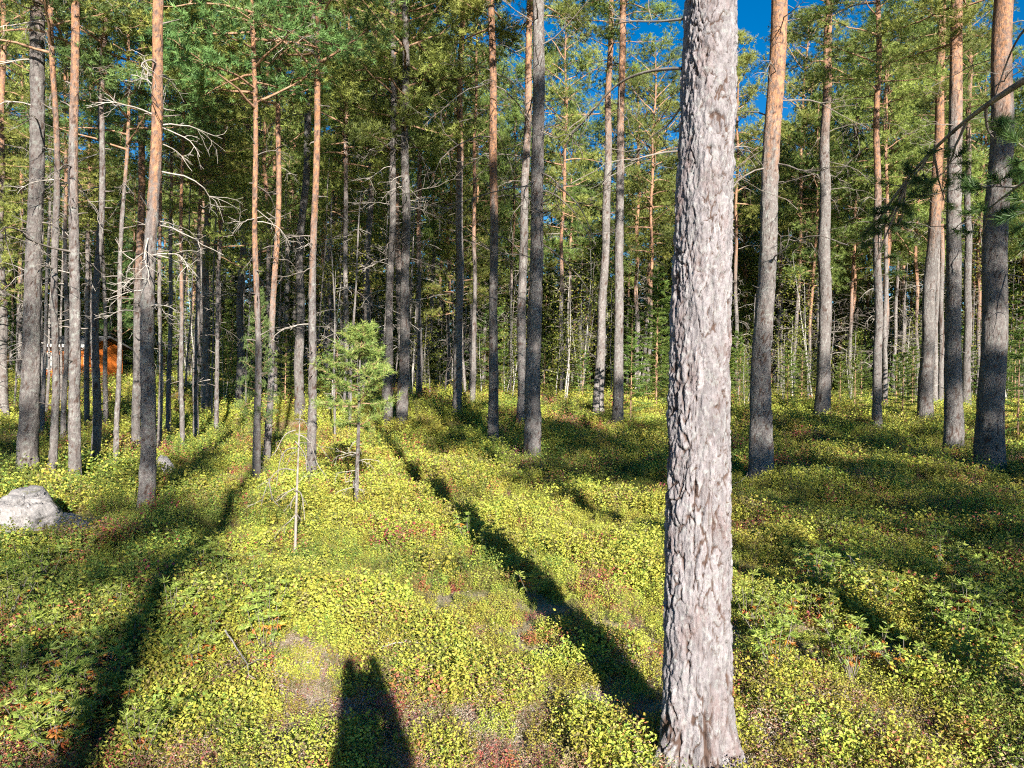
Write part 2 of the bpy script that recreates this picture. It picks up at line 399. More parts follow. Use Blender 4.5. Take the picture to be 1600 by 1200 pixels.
def crown_meshes(name, seed, Lc, Rm, nl, shape, clusters, brushes, per, nlen, nw, green, rise=0.35, clump=0.30, base_dead=0, flat=0.55):
    """pine crown along local z from 0 to Lc: needle mesh and limb mesh"""
    rng = np.random.default_rng(seed); limbs = MB(); SP = []; SD = []; SG = []
    for k in range(nl):
        t = (k + rng.uniform(0, 1)) / nl; z = Lc * (t * 0.97)
        L = Rm * shape(t) * rng.uniform(0.65, 1.2)
        az = k * 2.4 + rng.uniform(-0.5, 0.5); el = rise * rng.uniform(-0.4, 1.3) + 0.75 * t
        d = np.array([math.cos(az) * math.cos(el), math.sin(az) * math.cos(el), math.sin(el)])
        n = 7; P = curve_pts((0, 0, z), d, L, n, rng, 0.28, 0.35, 0.7)
        limbs.tube(P, np.linspace(0.010 + 0.014 * L, 0.005, n), 4)
        nc = max(2, int(round(clusters * (0.5 + 0.6 * shape(t)))))
        for c in range(nc):
            i = min(n - 1, int(n * rng.uniform(0.45, 1.0))); o = P[i]
            if c < nc - 1:
                q = rand_unit(1, rng)[0]; q[2] = abs(q[2]) * 0.5; e = o + (q * 0.6 + d * 0.4) * L * rng.uniform(0.12, 0.42)
                limbs.tube(np.array([o, (o + e) / 2 + (0, 0, 0.03), e]), [0.008, 0.006, 0.004], 3); o = e
            k_b = max(4, int(brushes * rng.uniform(0.6, 1.4)))
            q = rng.normal(size=(k_b, 3)) * clump * np.array([1, 1, flat]) * (0.6 + 0.4 * shape(t)); pts = o + q
            dd = q / (clump + 1e-6) * 0.7 + d * 0.6 + np.array([0, 0, 0.55]) + rng.normal(size=(k_b, 3)) * 0.35
            SP.append(pts); SD.append(dd / np.linalg.norm(dd, axis=1)[:, None]); SG.append(np.full(k_b, rng.uniform(0, 1)) * 0.6 + rng.uniform(0, 0.4, k_b))
    SP = np.vstack(SP); SD = np.vstack(SD); SG = np.concatenate(SG)
    V = needle_tris(SP, SD, per, nlen, nw, nlen * 0.7, rng, 0.8)
    g = np.repeat(np.repeat(SG, per), 3)[:, None]
    C = np.array(green[0]) * (1 - g) + np.array(green[1]) * g
    nm = mesh_np(name + '_needles', V, np.arange(len(V)).reshape(-1, 3), {'col': C}, False, [M_NEEDLE])
    lm = limbs.mesh(name + '_limbs', [M_LIMB])
    return nm, lm

G_WARM = ((0.120, 0.165, 0.036), (0.400, 0.440, 0.110))
G_MID = ((0.060, 0.105, 0.028), (0.270, 0.335, 0.085))
G_COOL = ((0.055, 0.120, 0.040), (0.220, 0.330, 0.100))
sh_mature = lambda t: (0.55 + 0.9 * t) * (1 - t ** 2.2) ** 0.6 + 0.12
sh_young = lambda t: (1 - t) ** 0.75 * 0.95 + 0.12
sh_mid = lambda t: min(1.0, 0.6 + 1.2 * t) * (1 - t ** 1.8) ** 0.7 + 0.1

CROWNS = {'mature': [], 'young': [], 'mid': []}
for k in range(3):
    CROWNS['mature'].append((crown_meshes(f'mature_crown{k}', 100 + k, 9.0, 2.3, 40, sh_mature, 6.5, 14, 15, 0.15, 0.0078, (G_WARM, G_MID, G_WARM)[k], 0.25, 0.20), 9.0))
    CROWNS['mid'].append((crown_meshes(f'mid_crown{k}', 200 + k, 8.0, 1.7, 44, sh_mid, 6, 13, 15, 0.14, 0.0074, (G_WARM, G_MID, G_MID)[k], 0.3, 0.19), 8.0))
    CROWNS['young'].append((crown_meshes(f'young_crown{k}', 300 + k, 8.0, 1.5, 52, sh_young, 5.5, 12, 15, 0.115, 0.0062, (G_WARM, G_WARM, G_COOL)[k], 0.3, 0.165), 8.0))

def dead_mesh(name, seed, z0, z1, nb, Lr, r0, mat=M_DEADWOOD):
    rng = np.random.default_rng(seed); mb = MB()
    for k in range(nb):
        z = rng.uniform(z0, z1); az = rng.uniform(0, 6.28); el = rng.uniform(-0.25, 0.45)
        d = (math.cos(az) * math.cos(el), math.sin(az) * math.cos(el), math.sin(el)); L = rng.uniform(*Lr)
        dead_branch(mb, (d[0] * r0, d[1] * r0, z), d, L, 0.006 + 0.007 * L, rng, 0.45, 4, 2, 7, 3)
    return mb.mesh(name, [mat])

# ------------------------------------------------------------------ the trees one can tell apart
LAND = []          # landmarks for labels of the background trees: (pixel x, phrase)
PINES = []         # occupied spots
def lean_from(px, py, tx, ty=0):
    x, y = ground_at(px, py)
    if y > 33: x, y = x / y * 33, 33.0                                   # trunks whose foot the heath hides stand just behind the rise
    z = float(terrain(x, y))
    t = at_depth(tx, ty, y); return x, y, z, ((t[0] - x) / (t[2] - z), 0.0)

def pine(px, py, tx, w, label, H=19, line=(4.5, 7.5), crown='mature', zc=9.5, ndead=5, dz=(2.5, 9.0), dl=(0.7, 1.7), wob=0.05, seed=0, mark=None, fat=1.0, ty=0, spot=None, vis=9.5, cs=1.0, dmat=None):
    rs = random.Random(seed * 13 + 5)
    if spot: x, y = spot; z = float(terrain(x, y)); lean = (rs.uniform(-0.02, 0.03), 0)
    else: x, y, z, lean = lean_from(px, py, tx, ty)
    r0 = w * y / F_PX / 2 * fat
    lean = (lean[0], rs.uniform(-0.015, 0.015))
    PINES.append((x, y))
    root = empty('pine_tree', (x, y, z))
    tag(root, label, 'pine tree')
    path = trunk_path(lean, wob, seed, H)
    wpx = r0 * 2 * F_PX / max(y, 3) * 0.64
    segs = int(np.clip(wpx * 1.5, 8, 44)); st = float(np.clip(2 * math.pi * r0 / segs * 1.5, 0.03, 0.25))
    top = min(H, 2.0 + y * 0.56) if not spot else min(H, 4)
    zs = np.concatenate([np.arange(-0.25, top, st), np.linspace(top, H, 14)])
    me = trunk_mesh('trunk', path, r0, H, segs, zs, line, seed + 3, cell=max(0.045, 1.7 * st), deep=0.020 * min(1, r0 / 0.15) + 0.004)
    tr = link('trunk', me, root)
    (nm, lm), L0 = CROWNS[crown][seed % 3]
    s = (H - zc) / L0; bx, by = path(zc); ex, ey = path(H)
    rot = (-(float(ey - by)) / (H - zc), float(ex - bx) / (H - zc), rs.uniform(0, 6.28))
    rot = Matrix.Rotation(rot[1], 4, 'Y') @ Matrix.Rotation(rot[0], 4, 'X') @ Matrix.Rotation(rs.uniform(0, 6.28), 4, 'Z')
    sx = s * 0.5 + 0.5 * cs
    c = link('crown', nm, root, (float(bx), float(by), zc), rot.to_euler(), (sx, sx, s))
    lb = link('limbs', lm, c); tag(lb, kind='stuff')
    rng = np.random.default_rng(seed + 900)
    if px < 700: ndead = int(ndead * 1.8)
    for k in range(ndead):
        zz = rng.uniform(*dz); az = rng.uniform(0, 6.28); el = rng.uniform(-0.3, 0.5); Lb = rng.uniform(*dl)
        d = np.array((math.cos(az) * math.cos(el), math.sin(az) * math.cos(el), math.sin(el)))
        bxz, byz = path(zz); rr = radius_at(r0, H, zz) * 0.8
        mb = MB(); dead_branch(mb, (0, 0, 0), d, Lb, 0.006 + 0.006 * Lb, rng, 0.5, 5, 2, 8, 4)
        link('branch', mb.mesh('branch', [dmat or (M_PALEWOOD if px < 700 and k % 2 else M_DEADWOOD)]), root, (float(bxz) + d[0] * rr, float(byz) + d[1] * rr, zz))
    st_ = MB()
    for k in range(14):                                                  # short broken stubs all up the stem
        zz = rng.uniform(1.0, min(H * 0.55, 9)); az = rng.uniform(0, 6.28); d = np.array((math.cos(az), math.sin(az), rng.uniform(-.3, .5))); bxz, byz = path(zz)
        o_ = np.array((float(bxz), float(byz), zz)) + d * radius_at(r0, H, zz) * .85; st_.tube(np.array([o_, o_ + d * .05, o_ + d * rng.uniform(.07, .22) + rng.normal(size=3) * .015]), [.013, .009, .005], 4)
    tag(link('stubs', st_.mesh('stubs', [M_DEADWOOD]), tr), kind='stuff')
    if mark: LAND.append((px, mark))
    return root, path, r0

# left-hand stand
pine(42, 748, 68, 30, 'dark shaded pine trunk near the left edge, above the pale boulder', seed=1, H=18, line=(6, 9), ndead=7, mark='dark trunk above the boulder', zc=8.5)
pine(82, 757, 90, 13, 'thin grey pine stem close beside the dark trunk at far left', seed=2, H=12, crown='young', zc=6, ndead=5, dl=(.4, 1), line=(4, 6))
pine(117, 766, 122, 19, 'straight pale pine with bright sunlit bark in front of the orange cabin', seed=3, H=15, crown='mid', zc=8.5, ndead=3, line=(4, 6.5), wob=0.02, mark='pale sunlit pine before the cabin')
pine(147, 738, 186, 14, 'slim pine leaning right across the cabin wall', seed=4, H=12, crown='young', zc=6, ndead=4, dl=(.4, 1), line=(5, 8), wob=0.07)
pine(181, 736, 190, 9, 'very thin pale pine stem at the right corner of the cabin', seed=5, H=10, crown='young', zc=5, ndead=4, dl=(.3, .7), line=(3.5, 6))
pine(212, 704, 220, 15, 'dark brown shaded pine trunk left of the big orange-topped pine', seed=6, H=16, crown='mid', zc=8, ndead=4, line=(3, 5))
pine(228, 782, 256, 22, 'large left pine, grey below and glowing orange above', seed=7, H=17, zc=9.2, line=(3.0, 4.3), ndead=12, dz=(2.2, 5.5), dl=(.4, 1.0), wob=0.05, mark='big orange-topped left pine', fat=1.08, dmat=M_PALEWOOD)
pine(249, 702, 262, 8, 'thin pine stem directly behind the big orange-topped left pine', seed=8, H=11, crown='young', zc=6, ndead=3, dl=(.3, .8), line=(3, 5))
pine(285, 702, 288, 8, 'slender reddish pine right of the small grey stone', seed=9, H=12, crown='young', zc=6.5, ndead=6, dl=(.3, .9), line=(2.5, 4.5), mark='slender reddish pine by the stone')
pine(306, 692, 314, 9, 'slender dark pine with bare twigs, second right of the small stone', seed=10, H=12, crown='young', zc=6, ndead=6, dl=(.3, .9), line=(4, 6))
pine(322, 644, 326, 15, 'dark stout pine among thin stems left of centre', seed=11, H=17, crown='mid', zc=7.5, ndead=4, line=(5, 8))
pine(338, 682, 352, 8, 'thin twiggy pine between the dark stout pine and the twin stems', seed=12, H=10, crown='young', zc=4.5, ndead=7, dl=(.3, .9), line=(4, 6))
pine(374, 642, 390, 14, 'grey leaning pine standing behind the low bare twigs left of centre', seed=13, H=15, crown='mid', zc=7, ndead=4, line=(5, 8), wob=0.08)
pine(402, 738, 400, 12, 'orange-stemmed young pine, left one of a close pair', seed=14, H=12, crown='young', zc=5.6, ndead=5, dl=(.3, .9), line=(2.2, 4), mark='close pair of young pines')
pine(416, 728, 443, 12, 'orange-stemmed young pine, right one of a close pair', seed=15, H=12.5, crown='young', zc=6.2, ndead=5, dl=(.3, .9), line=(2.4, 4))
pine(468, 648, 492, 16, 'pale whitish stem behind the bare dead sapling', seed=16, H=18, crown='mid', zc=9.5, ndead=3, line=(9, 14), wob=0.09)
pine(487, 748, 496, 15, 'sunlit pine with split foot between the dead sapling and the young pine', seed=17, H=13.5, crown='young', zc=6.4, ndead=5, dl=(.4, 1.0), line=(3, 4.6), mark='sunlit pine with split foot')
pine(541, 642, 548, 10, 'grey-stemmed pine directly behind the small green pine', seed=18, H=14, crown='mid', zc=6.5, ndead=3, line=(6, 9))
pine(606, 668, 613, 15, 'left dark trunk of a close shaded pair behind the small pine', seed=19, H=16, crown='mid', zc=7.2, ndead=8, line=(11, 15), dz=(4, 7.5))
pine(628, 672, 634, 19, 'right thicker trunk of a shaded pair, pale at its foot', seed=20, H=16.5, crown='mature', zc=7.5, ndead=10, line=(11, 15), dz=(4, 8), mark='dark shaded pair')
pine(655, 628, 657, 11, 'orange-topped pine just right of the dark shaded pair', seed=21, H=17, crown='mid', zc=10, ndead=4, line=(5, 8))
pine(713, 652, 722, 16, 'grey pine turning orange, midway between the dark pair and centre trunks', seed=22, H=18, crown='mature', zc=11, ndead=4, line=(6, 9), mark='grey-and-orange pine left of centre')
pine(738, 630, 745, 9, 'thin orange pine behind the darkest straight trunk', seed=23, H=17, crown='mid', zc=10, ndead=3, line=(5, 8))
pine(771, 700, 768, 18, 'darkest straight trunk left of the centre pair, reddish high up', seed=24, H=18, crown='mature', zc=9.8, ndead=18, dz=(4.5, 9.2), dl=(.8, 2.1), line=(5, 7), wob=0.03, mark='darkest straight trunk', dmat=M_DEADWOOD)
pine(815, 672, 828, 18, 'slim dark trunk half hidden behind the thick centre pine', seed=25, H=19, crown='mature', zc=11, ndead=11, dz=(5, 10.5), dl=(.8, 2.2), line=(7, 10))
pine(831, 720, 841, 28, 'thick dark grey pine at the centre with many bare branches', seed=26, H=19, crown='mature', zc=9.6, ndead=20, dz=(4.0, 9.4), dl=(.8, 2.3), line=(11, 15), wob=0.03, mark='thick centre pine')
pine(935, 642, 956, 18, 'pale tan pine, left of two sunlit trunks right of centre', seed=27, H=19, crown='mature', zc=12, ndead=6, dz=(7, 12), line=(8, 13), wob=0.06)
pine(965, 666, 974, 19, 'pale pinkish pine, right of two sunlit trunks right of centre', seed=28, H=19, crown='mature', zc=12.5, ndead=5, dz=(6, 12), dl=(.8, 1.8), line=(7, 11), wob=0.02, mark='two sunlit pale trunks')
# right-hand stand
pine(1188, 742, 1212, 37, 'stout pine right of the foreground trunk, vivid orange in its upper half', seed=30, H=18, crown='mature', zc=10, ndead=9, dz=(3.5, 9.5), dl=(.7, 1.9), line=(5.0, 6.6), mark='stout orange-topped right pine')
pine(1285, 647, 1296, 25, 'dappled grey-brown pine standing alone right of the stout orange-topped one', seed=31, H=19, crown='mature', zc=12, ndead=9, dz=(6, 12), dl=(.9, 2.2), line=(9, 13), mark='lone dappled pine')
pine(1370, 673, 1374, 16, 'narrow dark brown pine between the lone dappled one and the right group', seed=32, H=17, crown='mature', zc=9.8, ndead=8, dz=(5, 10), dl=(.8, 1.9), line=(5, 9), mark='narrow dark brown pine')
pine(1383, 640, 1385, 9, 'thin pale stem tucked behind the narrow dark brown pine', seed=33, H=17, crown='mid', zc=10, ndead=3, line=(7, 10))
pine(1446, 660, 1474, 25, 'brown pine leaning right with flaky orange upper bark, right group', seed=34, H=18, crown='mature', zc=11, ndead=6, dz=(5, 10), dl=(.8, 1.9), line=(6, 8.5), wob=0.07, mark='leaning flaky orange pine')
pine(1461, 634, 1470, 10, 'thin bright stem behind the leaning flaky orange pine', seed=35, H=18, crown='mid', zc=11, ndead=3, line=(7, 12))
pine(1490, 706, 1492, 30, 'broad grey pine with sun patches, second from the right edge', seed=36, H=18, crown='mature', zc=10, ndead=6, dz=(4, 9), dl=(.8, 1.6), line=(7, 10), wob=0.02, mark='broad grey pine')
pine(1510, 632, 1511, 15, 'pale pine showing between the two thickest right-hand trunks', seed=37, H=19, crown='mature', zc=12, ndead=4, dz=(7, 12), line=(10, 15))
pine(1546, 738, 1563, 46, 'thickest dark trunk at the right edge with fissured foot', seed=38, H=19, crown='mature', zc=10, ndead=7, dz=(4, 9.5), dl=(.8, 1.8), line=(6.5, 9), mark='thickest right-edge trunk')
pine(6, 650, 12, 15, 'orange-topped pine cut by the left edge of the picture', seed=39, H=18, crown='mid', zc=10, ndead=5, dz=(4, 10), line=(5, 9))
pine(30, 602, 34, 10, 'far reddish pine just left of the dark left-edge trunk', seed=40, H=18, crown='mature', zc=10, ndead=3, dz=(4, 9), line=(3, 7))

pine(99, 690, 104, 9, 'thin stem in front of the cabin window', seed=43, H=10, crown='young', zc=5, ndead=4, dl=(.3, .8), line=(4, 7))
pine(136, 672, 142, 9, 'thin stem in front of the cabin door', seed=44, H=11, crown='young', zc=5.5, ndead=4, dl=(.3, .8), line=(4, 7))
pine(166, 668, 169, 8, 'thin stem in front of the bare cabin wall, left of its corner', seed=45, H=10, crown='young', zc=5, ndead=4, dl=(.3, .8), line=(4, 7))
pine(263, 690, 268, 9, 'thin stem half hiding the pale tent', seed=46, H=10, crown='young', zc=5, ndead=4, dl=(.3, .8), line=(4, 7))

# ------------------------------------------------------------------ the foreground pine
def foreground_pine():
    x, y = ground_at(1086, 1180, 0.03); z = float(terrain(x, y)); H = 17.0; r0 = 0.132
    t = at_depth(1101, 0, y); lean = ((t[0] - x) / (t[2] - z), -0.004)
    path = trunk_path(lean, 0.018, 77, H)
    root = empty('pine_tree', (x, y, z)); tag(root, 'big foreground pine with thick flaky lilac-grey bark', 'pine tree')
    zs = np.concatenate([np.arange(-0.15, 3.7, 0.0062), np.linspace(3.7, 4.6, 40)[1:], np.linspace(4.6, H, 40)[1:]])
    me = trunk_mesh('trunk', path, r0, H, 190, zs, (4.2, 6.0), 61, cell=0.046, deep=0.014, mat=M_BARK_NEAR, flare=0.36, flare_h=0.17, taper=0.95, roots=5, small=0.0055, swell=0.0)
    link('trunk', me, root)
    (nm, lm), L0 = CROWNS['mature'][1]; bx, by = path(7.2)
    c = link('crown', nm, root, (float(bx), float(by), 7.2), (0, lean[0], 1.0), (0.72, 0.72, 1)); tag(link('limbs', lm, c), kind='stuff')
    rng = np.random.default_rng(41)
    def pix_branch(pts, r, dy, kids):
        W = np.array([at_depth(a, b, y + dy * k / len(pts)) for k, (a, b) in enumerate(pts)]) - np.array((x, y, z))
        t_ = np.linspace(0, 1, len(W)); tt = np.linspace(0, 1, 18)
        P = np.stack([np.interp(tt, t_, W[:, k]) for k in range(3)], 1)
        for _ in range(3): P[1:-1] = (P[:-2] + 2 * P[1:-1] + P[2:]) / 4
        mb = MB(); mb.tube(P, np.linspace(r, r * 0.3, 18), 6)
        for k in range(kids):
            i = rng.integers(5, 17); d = P[i] - P[i - 1]; d /= np.linalg.norm(d); s = rand_unit(1, rng)[0]
            dead_branch(mb, P[i], d + s * 0.9, rng.uniform(0.1, 0.35), r * 0.4, rng, 0.3, 2, 1, 6, 3)
        link('branch', mb.mesh('branch', [M_DEADWOOD]), root)
    pix_branch([(1066, 107), (1025, 108), (985, 118), (950, 140), (915, 190), (890, 210), (874, 250)], 0.0075, 0.9, 9)
    pix_branch([(1062, 170), (1045, 195), (1015, 215), (990, 250)], 0.005, 0.4, 4)
    pix_branch([(1066, 30), (1030, 34), (985, 33), (960, 38)], 0.006, 0.5, 5)
    pix_branch([(1060, 236), (1035, 238), (1005, 245), (985, 252)], 0.005, -0.3, 3)
    pix_branch([(1128, 245), (1145, 230), (1165, 228), (1185, 236)], 0.0045, 0.3, 2)
    pix_branch([(1130, 275), (1150, 272), (1172, 283)], 0.004, 0.2, 2)
    return x, y, z
FGX, FGY, FGZ = foreground_pine()
LAND.append((1085, 'big foreground pine')); PINES.append((FGX, FGY))

# ------------------------------------------------------------------ pine just outside the right edge, its bough reaching in
def bough_pine():
    x, y = 3.45, 0.2; z = float(terrain(x, y)); H = 14.0; r0 = 0.14
    root = empty('pine_tree', (x, y, z)); tag(root, 'pine beyond the right edge whose bare-armed bough with dark needles reaches in', 'pine tree')
    path = trunk_path((0.005, 0.0), 0.03, 5, H)
    link('trunk', trunk_mesh('trunk', path, r0, H, 28, np.concatenate([np.arange(-0.2, 4, 0.06), np.linspace(4, H, 20)[1:]]), (4, 6), 9), root)
    (nm, lm), L0 = CROWNS['mid'][1]; c = link('crown', nm, root, (0, 0, 6.5), (0, 0, 2.0), (0.94, 0.94, 0.94)); tag(link('limbs', lm, c), kind='stuff')
    rng = np.random.default_rng(5)
    def bough(pts, r, sprays, nb):
        W = np.array(pts, float) - np.array((x, y, z))
        t_ = np.linspace(0, 1, len(W)); tt = np.linspace(0, 1, 22); P = np.stack([np.interp(tt, t_, W[:, k]) for k in range(3)], 1)
        for _ in range(3): P[1:-1] = (P[:-2] + 2 * P[1:-1] + P[2:]) / 4
        mb = MB(); mb.tube(P, np.linspace(r, r * 0.25, 22), 6)
        bo = None; SP = []; SD = []
        for (a, b, dep, sp) in sprays:
            e = at_depth(a, b, dep) - np.array((x, y, z)); i = int(np.argmin(np.linalg.norm(P - e, axis=1))); i = max(4, i - 2)
            Q = curve_pts(P[i], e - P[i], np.linalg.norm(e - P[i]), 7, rng, 0.1, 0.3); mb.tube(Q, np.linspace(r * 0.35, 0.003, 7), 4)
            for k in range(nb):
                j = rng.integers(2, 7); q = rand_unit(1, rng)[0] * np.array([1, 1, 0.4]); f = Q[j] + q * sp * rng.uniform(0.3, 1)
                mb.tube(np.array([Q[j], (Q[j] + f) / 2, f]), [0.003, 0.0025, 0.002], 3)
                dd = f - Q[j]; dd /= np.linalg.norm(dd)
                for g in range(5): SP.append(Q[j] + (f - Q[j]) * (0.45 + 0.13 * g)); SD.append(dd + rand_unit(1, rng)[0] * 0.25)
        bo = link('bough', mb.mesh('bough', [M_DEADWOOD]), root)
        if SP:
            SP = np.array(SP); SD = np.array(SD); SD /= np.linalg.norm(SD, axis=1)[:, None]
            V = needle_tris(SP, SD, 26, 0.055, 0.0018, 0.05, rng, 0.75); g = np.repeat(rng.uniform(0, 1, len(SP)), 78)[:, None]
            C = np.array((0.03, 0.075, 0.025)) * (1 - g) + np.array((0.085, 0.13, 0.03)) * g
            tag(link('needles', mesh_np('needles', V, np.arange(len(V)).reshape(-1, 3), {'col': C}, False, [M_NEEDLE]), bo), kind='stuff')
    bough([(x, y, 3.0), (2.9, 1.2, 3.0), at_depth(1680, 80, 2.8), at_depth(1600, 125, 3.2), at_depth(1540, 165, 3.5), at_depth(1500, 195, 3.8), at_depth(1440, 250, 4.3), at_depth(1380, 330, 4.9)], 0.024,
          [(1480, 260, 4.0, 0.14), (1520, 240, 3.7, 0.14), (1400, 345, 4.8, 0.22), (1335, 385, 5.1, 0.25), (1430, 300, 4.5, 0.2), (1370, 420, 5.0, 0.22), (1470, 330, 4.4, 0.18), (1300, 400, 5.4, 0.2)], 6)
    bough([(x, y, 2.8), (2.9, 1.6, 2.75), at_depth(1660, 250, 3.0), at_depth(1590, 290, 3.4), at_depth(1540, 330, 3.9)], 0.014,
          [(1560, 300, 3.6, 0.16), (1590, 350, 3.4, 0.18), (1530, 345, 4.0, 0.18), (1585, 240, 3.4, 0.16)], 6)
    bough([(x, y, 3.3), (2.9, 1.2, 3.4), at_depth(1690, -20, 2.8), at_depth(1600, 40, 3.2), at_depth(1575, 90, 3.4), at_depth(1555, 150, 3.5)], 0.010, [], 0)
bough_pine()

# ------------------------------------------------------------------ small trees near the camera
def young_pine():
    x, y = ground_at(556, 786); z = float(terrain(x, y)); rng = np.random.default_rng(8)
    root = empty('young_pine', (x, y, z)); tag(root, 'small green young pine with a bushy top and bare lower stem', 'young pine')
    Ht = CAM_Z + ray(560, 525)[1] * y - z
    path = trunk_path((0.012, 0), 0.012, 4, Ht)
    link('trunk', trunk_mesh('trunk', path, 0.030, Ht, 10, np.arange(-0.1, Ht, 0.03), (6, 8), 3, cell=0.04, deep=0.003), root)
    crown = MB(); SP = []; SD = []
    whorls = [(Ht * 0.50, 0.28, 4), (Ht * 0.61, 0.50, 6), (Ht * 0.70, 0.55, 6), (Ht * 0.79, 0.44, 6), (Ht * 0.87, 0.32, 6), (Ht * 0.94, 0.2, 5), (Ht * 0.99, 0.10, 4)]
    for zz, L, n in whorls:
        for k in range(n):
            az = k * 6.283 / n + rng.uniform(-.3, .3); el = rng.uniform(0.0, 0.45) + (0.5 if zz > Ht * 0.9 else 0)
            d = np.array((math.cos(az) * math.cos(el), math.sin(az) * math.cos(el), math.sin(el)))
            P = curve_pts((path(zz)[0], path(zz)[1], zz + rng.uniform(-.06, .06)), d, L * rng.uniform(.7, 1.1), 7, rng, 0.15, 0.3, 0.6); crown.tube(P, np.linspace(0.007, 0.003, 7), 4)
            for j in range(2, 7):
                t = P[j] - P[j - 1]; t /= np.linalg.norm(t); SP.append(P[j] - t * 0.04); SD.append(t)
                for s in (-1, 1):
                    for rep in range(2):
                        q = np.array((-t[1], t[0], 0.25)) * s + t * rng.uniform(0.3, 1.1) + rng.normal(size=3) * 0.2; q /= np.linalg.norm(q)
                        l_ = rng.uniform(.05, .16); crown.tube(np.array([P[j], P[j] + q * l_ * .5, P[j] + q * l_]), [0.003, 0.002, 0.002], 3)
                        SP.append(P[j] + q * l_ * .35); SD.append(q); SP.append(P[j] + q * l_ * .8); SD.append(q)
    SP = np.array(SP); SD = np.array(SD)
    V = needle_tris(SP, SD, 10, 0.06, 0.0035, 0.06, rng, 0.75); g = np.repeat(rng.uniform(0, 1, len(SP)), 30)[:, None]
    C = np.array((0.12, 0.205, 0.05)) * (1 - g) + np.array((0.33, 0.385, 0.10)) * g
    c = link('crown', mesh_np('crown', V, np.arange(len(V)).reshape(-1, 3), {'col': C}, False, [M_NEEDLE]), root)
    tag(link('limbs', crown.mesh('limbs', [M_LIMB]), c), kind='stuff')
    for k in range(11):
        zz = rng.uniform(0.12, 0.46) * Ht; az = rng.uniform(0, 6.28); mb = MB()
        dead_branch(mb, (0, 0, 0), (math.cos(az), math.sin(az), rng.uniform(-.2, .4)), rng.uniform(.2, .45), 0.005, rng, 0.7, 4, 2, 7, 4)
        link('branch', mb.mesh('branch', [M_PALEWOOD]), root, (float(path(zz)[0]), float(path(zz)[1]), zz))
    PINES.append((x, y)); LAND.append((556, 'small green young pine'))
young_pine()

def dead_sapling():
    x, y = ground_at(461, 864); z = float(terrain(x, y)); rng = np.random.default_rng(18); o = np.array((x, y, z))
    root = empty('dead_sapling', (x, y, z)); tag(root, 'bare bleached dead sapling with drooping curled twigs', 'dead sapling')
    Ht = CAM_Z + ray(464, 640)[1] * y - z
    path = trunk_path((0.006, 0), 0.03, 6, Ht)
    link('trunk', trunk_mesh('trunk', path, 0.0145, Ht * 1.02, 9, np.arange(-0.1, Ht, 0.03), (6, 8), 3, cell=0.04, deep=0.002, mat=M_GREYWOOD), root)
    paths = [[(462, 672), (447, 676), (438, 690), (432, 705), (425, 712)], [(462, 678), (480, 682), (490, 700), (492, 722), (505, 738), (510, 745)],
             [(462, 690), (470, 700), (478, 712), (479, 735)], [(462, 700), (448, 700), (438, 715), (434, 740), (432, 760)],
             [(462, 655), (472, 655), (480, 662)], [(461, 735), (440, 730), (425, 742), (414, 765), (408, 790)], [(420, 748), (424, 775), (430, 786), (438, 792)],
             [(461, 763), (450, 768), (441, 776), (433, 783)], [(461, 767), (470, 768), (474, 785), (476, 812)], [(461, 775), (455, 785), (454, 795)], [(461, 805), (452, 815), (443, 822)], [(461, 800), (470, 812)]]
    for k, pp in enumerate(paths):
        dy = rng.uniform(-0.35, 0.35)
        W = np.array([at_depth(a, b, y + dy * (i / len(pp))) for i, (a, b) in enumerate(pp)]) - o
        tt = np.linspace(0, 1, 12); P = np.stack([np.interp(tt, np.linspace(0, 1, len(W)), W[:, c]) for c in range(3)], 1)
        for _ in range(2): P[1:-1] = (P[:-2] + 2 * P[1:-1] + P[2:]) / 4
        mb = MB(); mb.tube(P, np.linspace(0.0068, 0.0026, 12), 5)
        for q in range(2):
            i = rng.integers(4, 11); d = P[i] - P[i - 1]; d /= np.linalg.norm(d)
            dead_branch(mb, P[i], d + rand_unit(1, rng)[0] * 0.8, rng.uniform(.06, .16), 0.003, rng, 0.6, 1, 1, 5, 3)
        link('branch', mb.mesh('branch', [M_GREYWOOD]), root)
    for k in range(6):
        zz = rng.uniform(.5, .98) * Ht; az = rng.uniform(0, 6.28); mb = MB()
        dead_branch(mb, (0, 0, 0), (math.cos(az), math.sin(az), .3), rng.uniform(.15, .35), 0.004, rng, 1.0, 3, 1, 7, 4)
        link('branch', mb.mesh('branch', [M_GREYWOOD]), root, (float(path(zz)[0]), float(path(zz)[1]), zz))
dead_sapling()

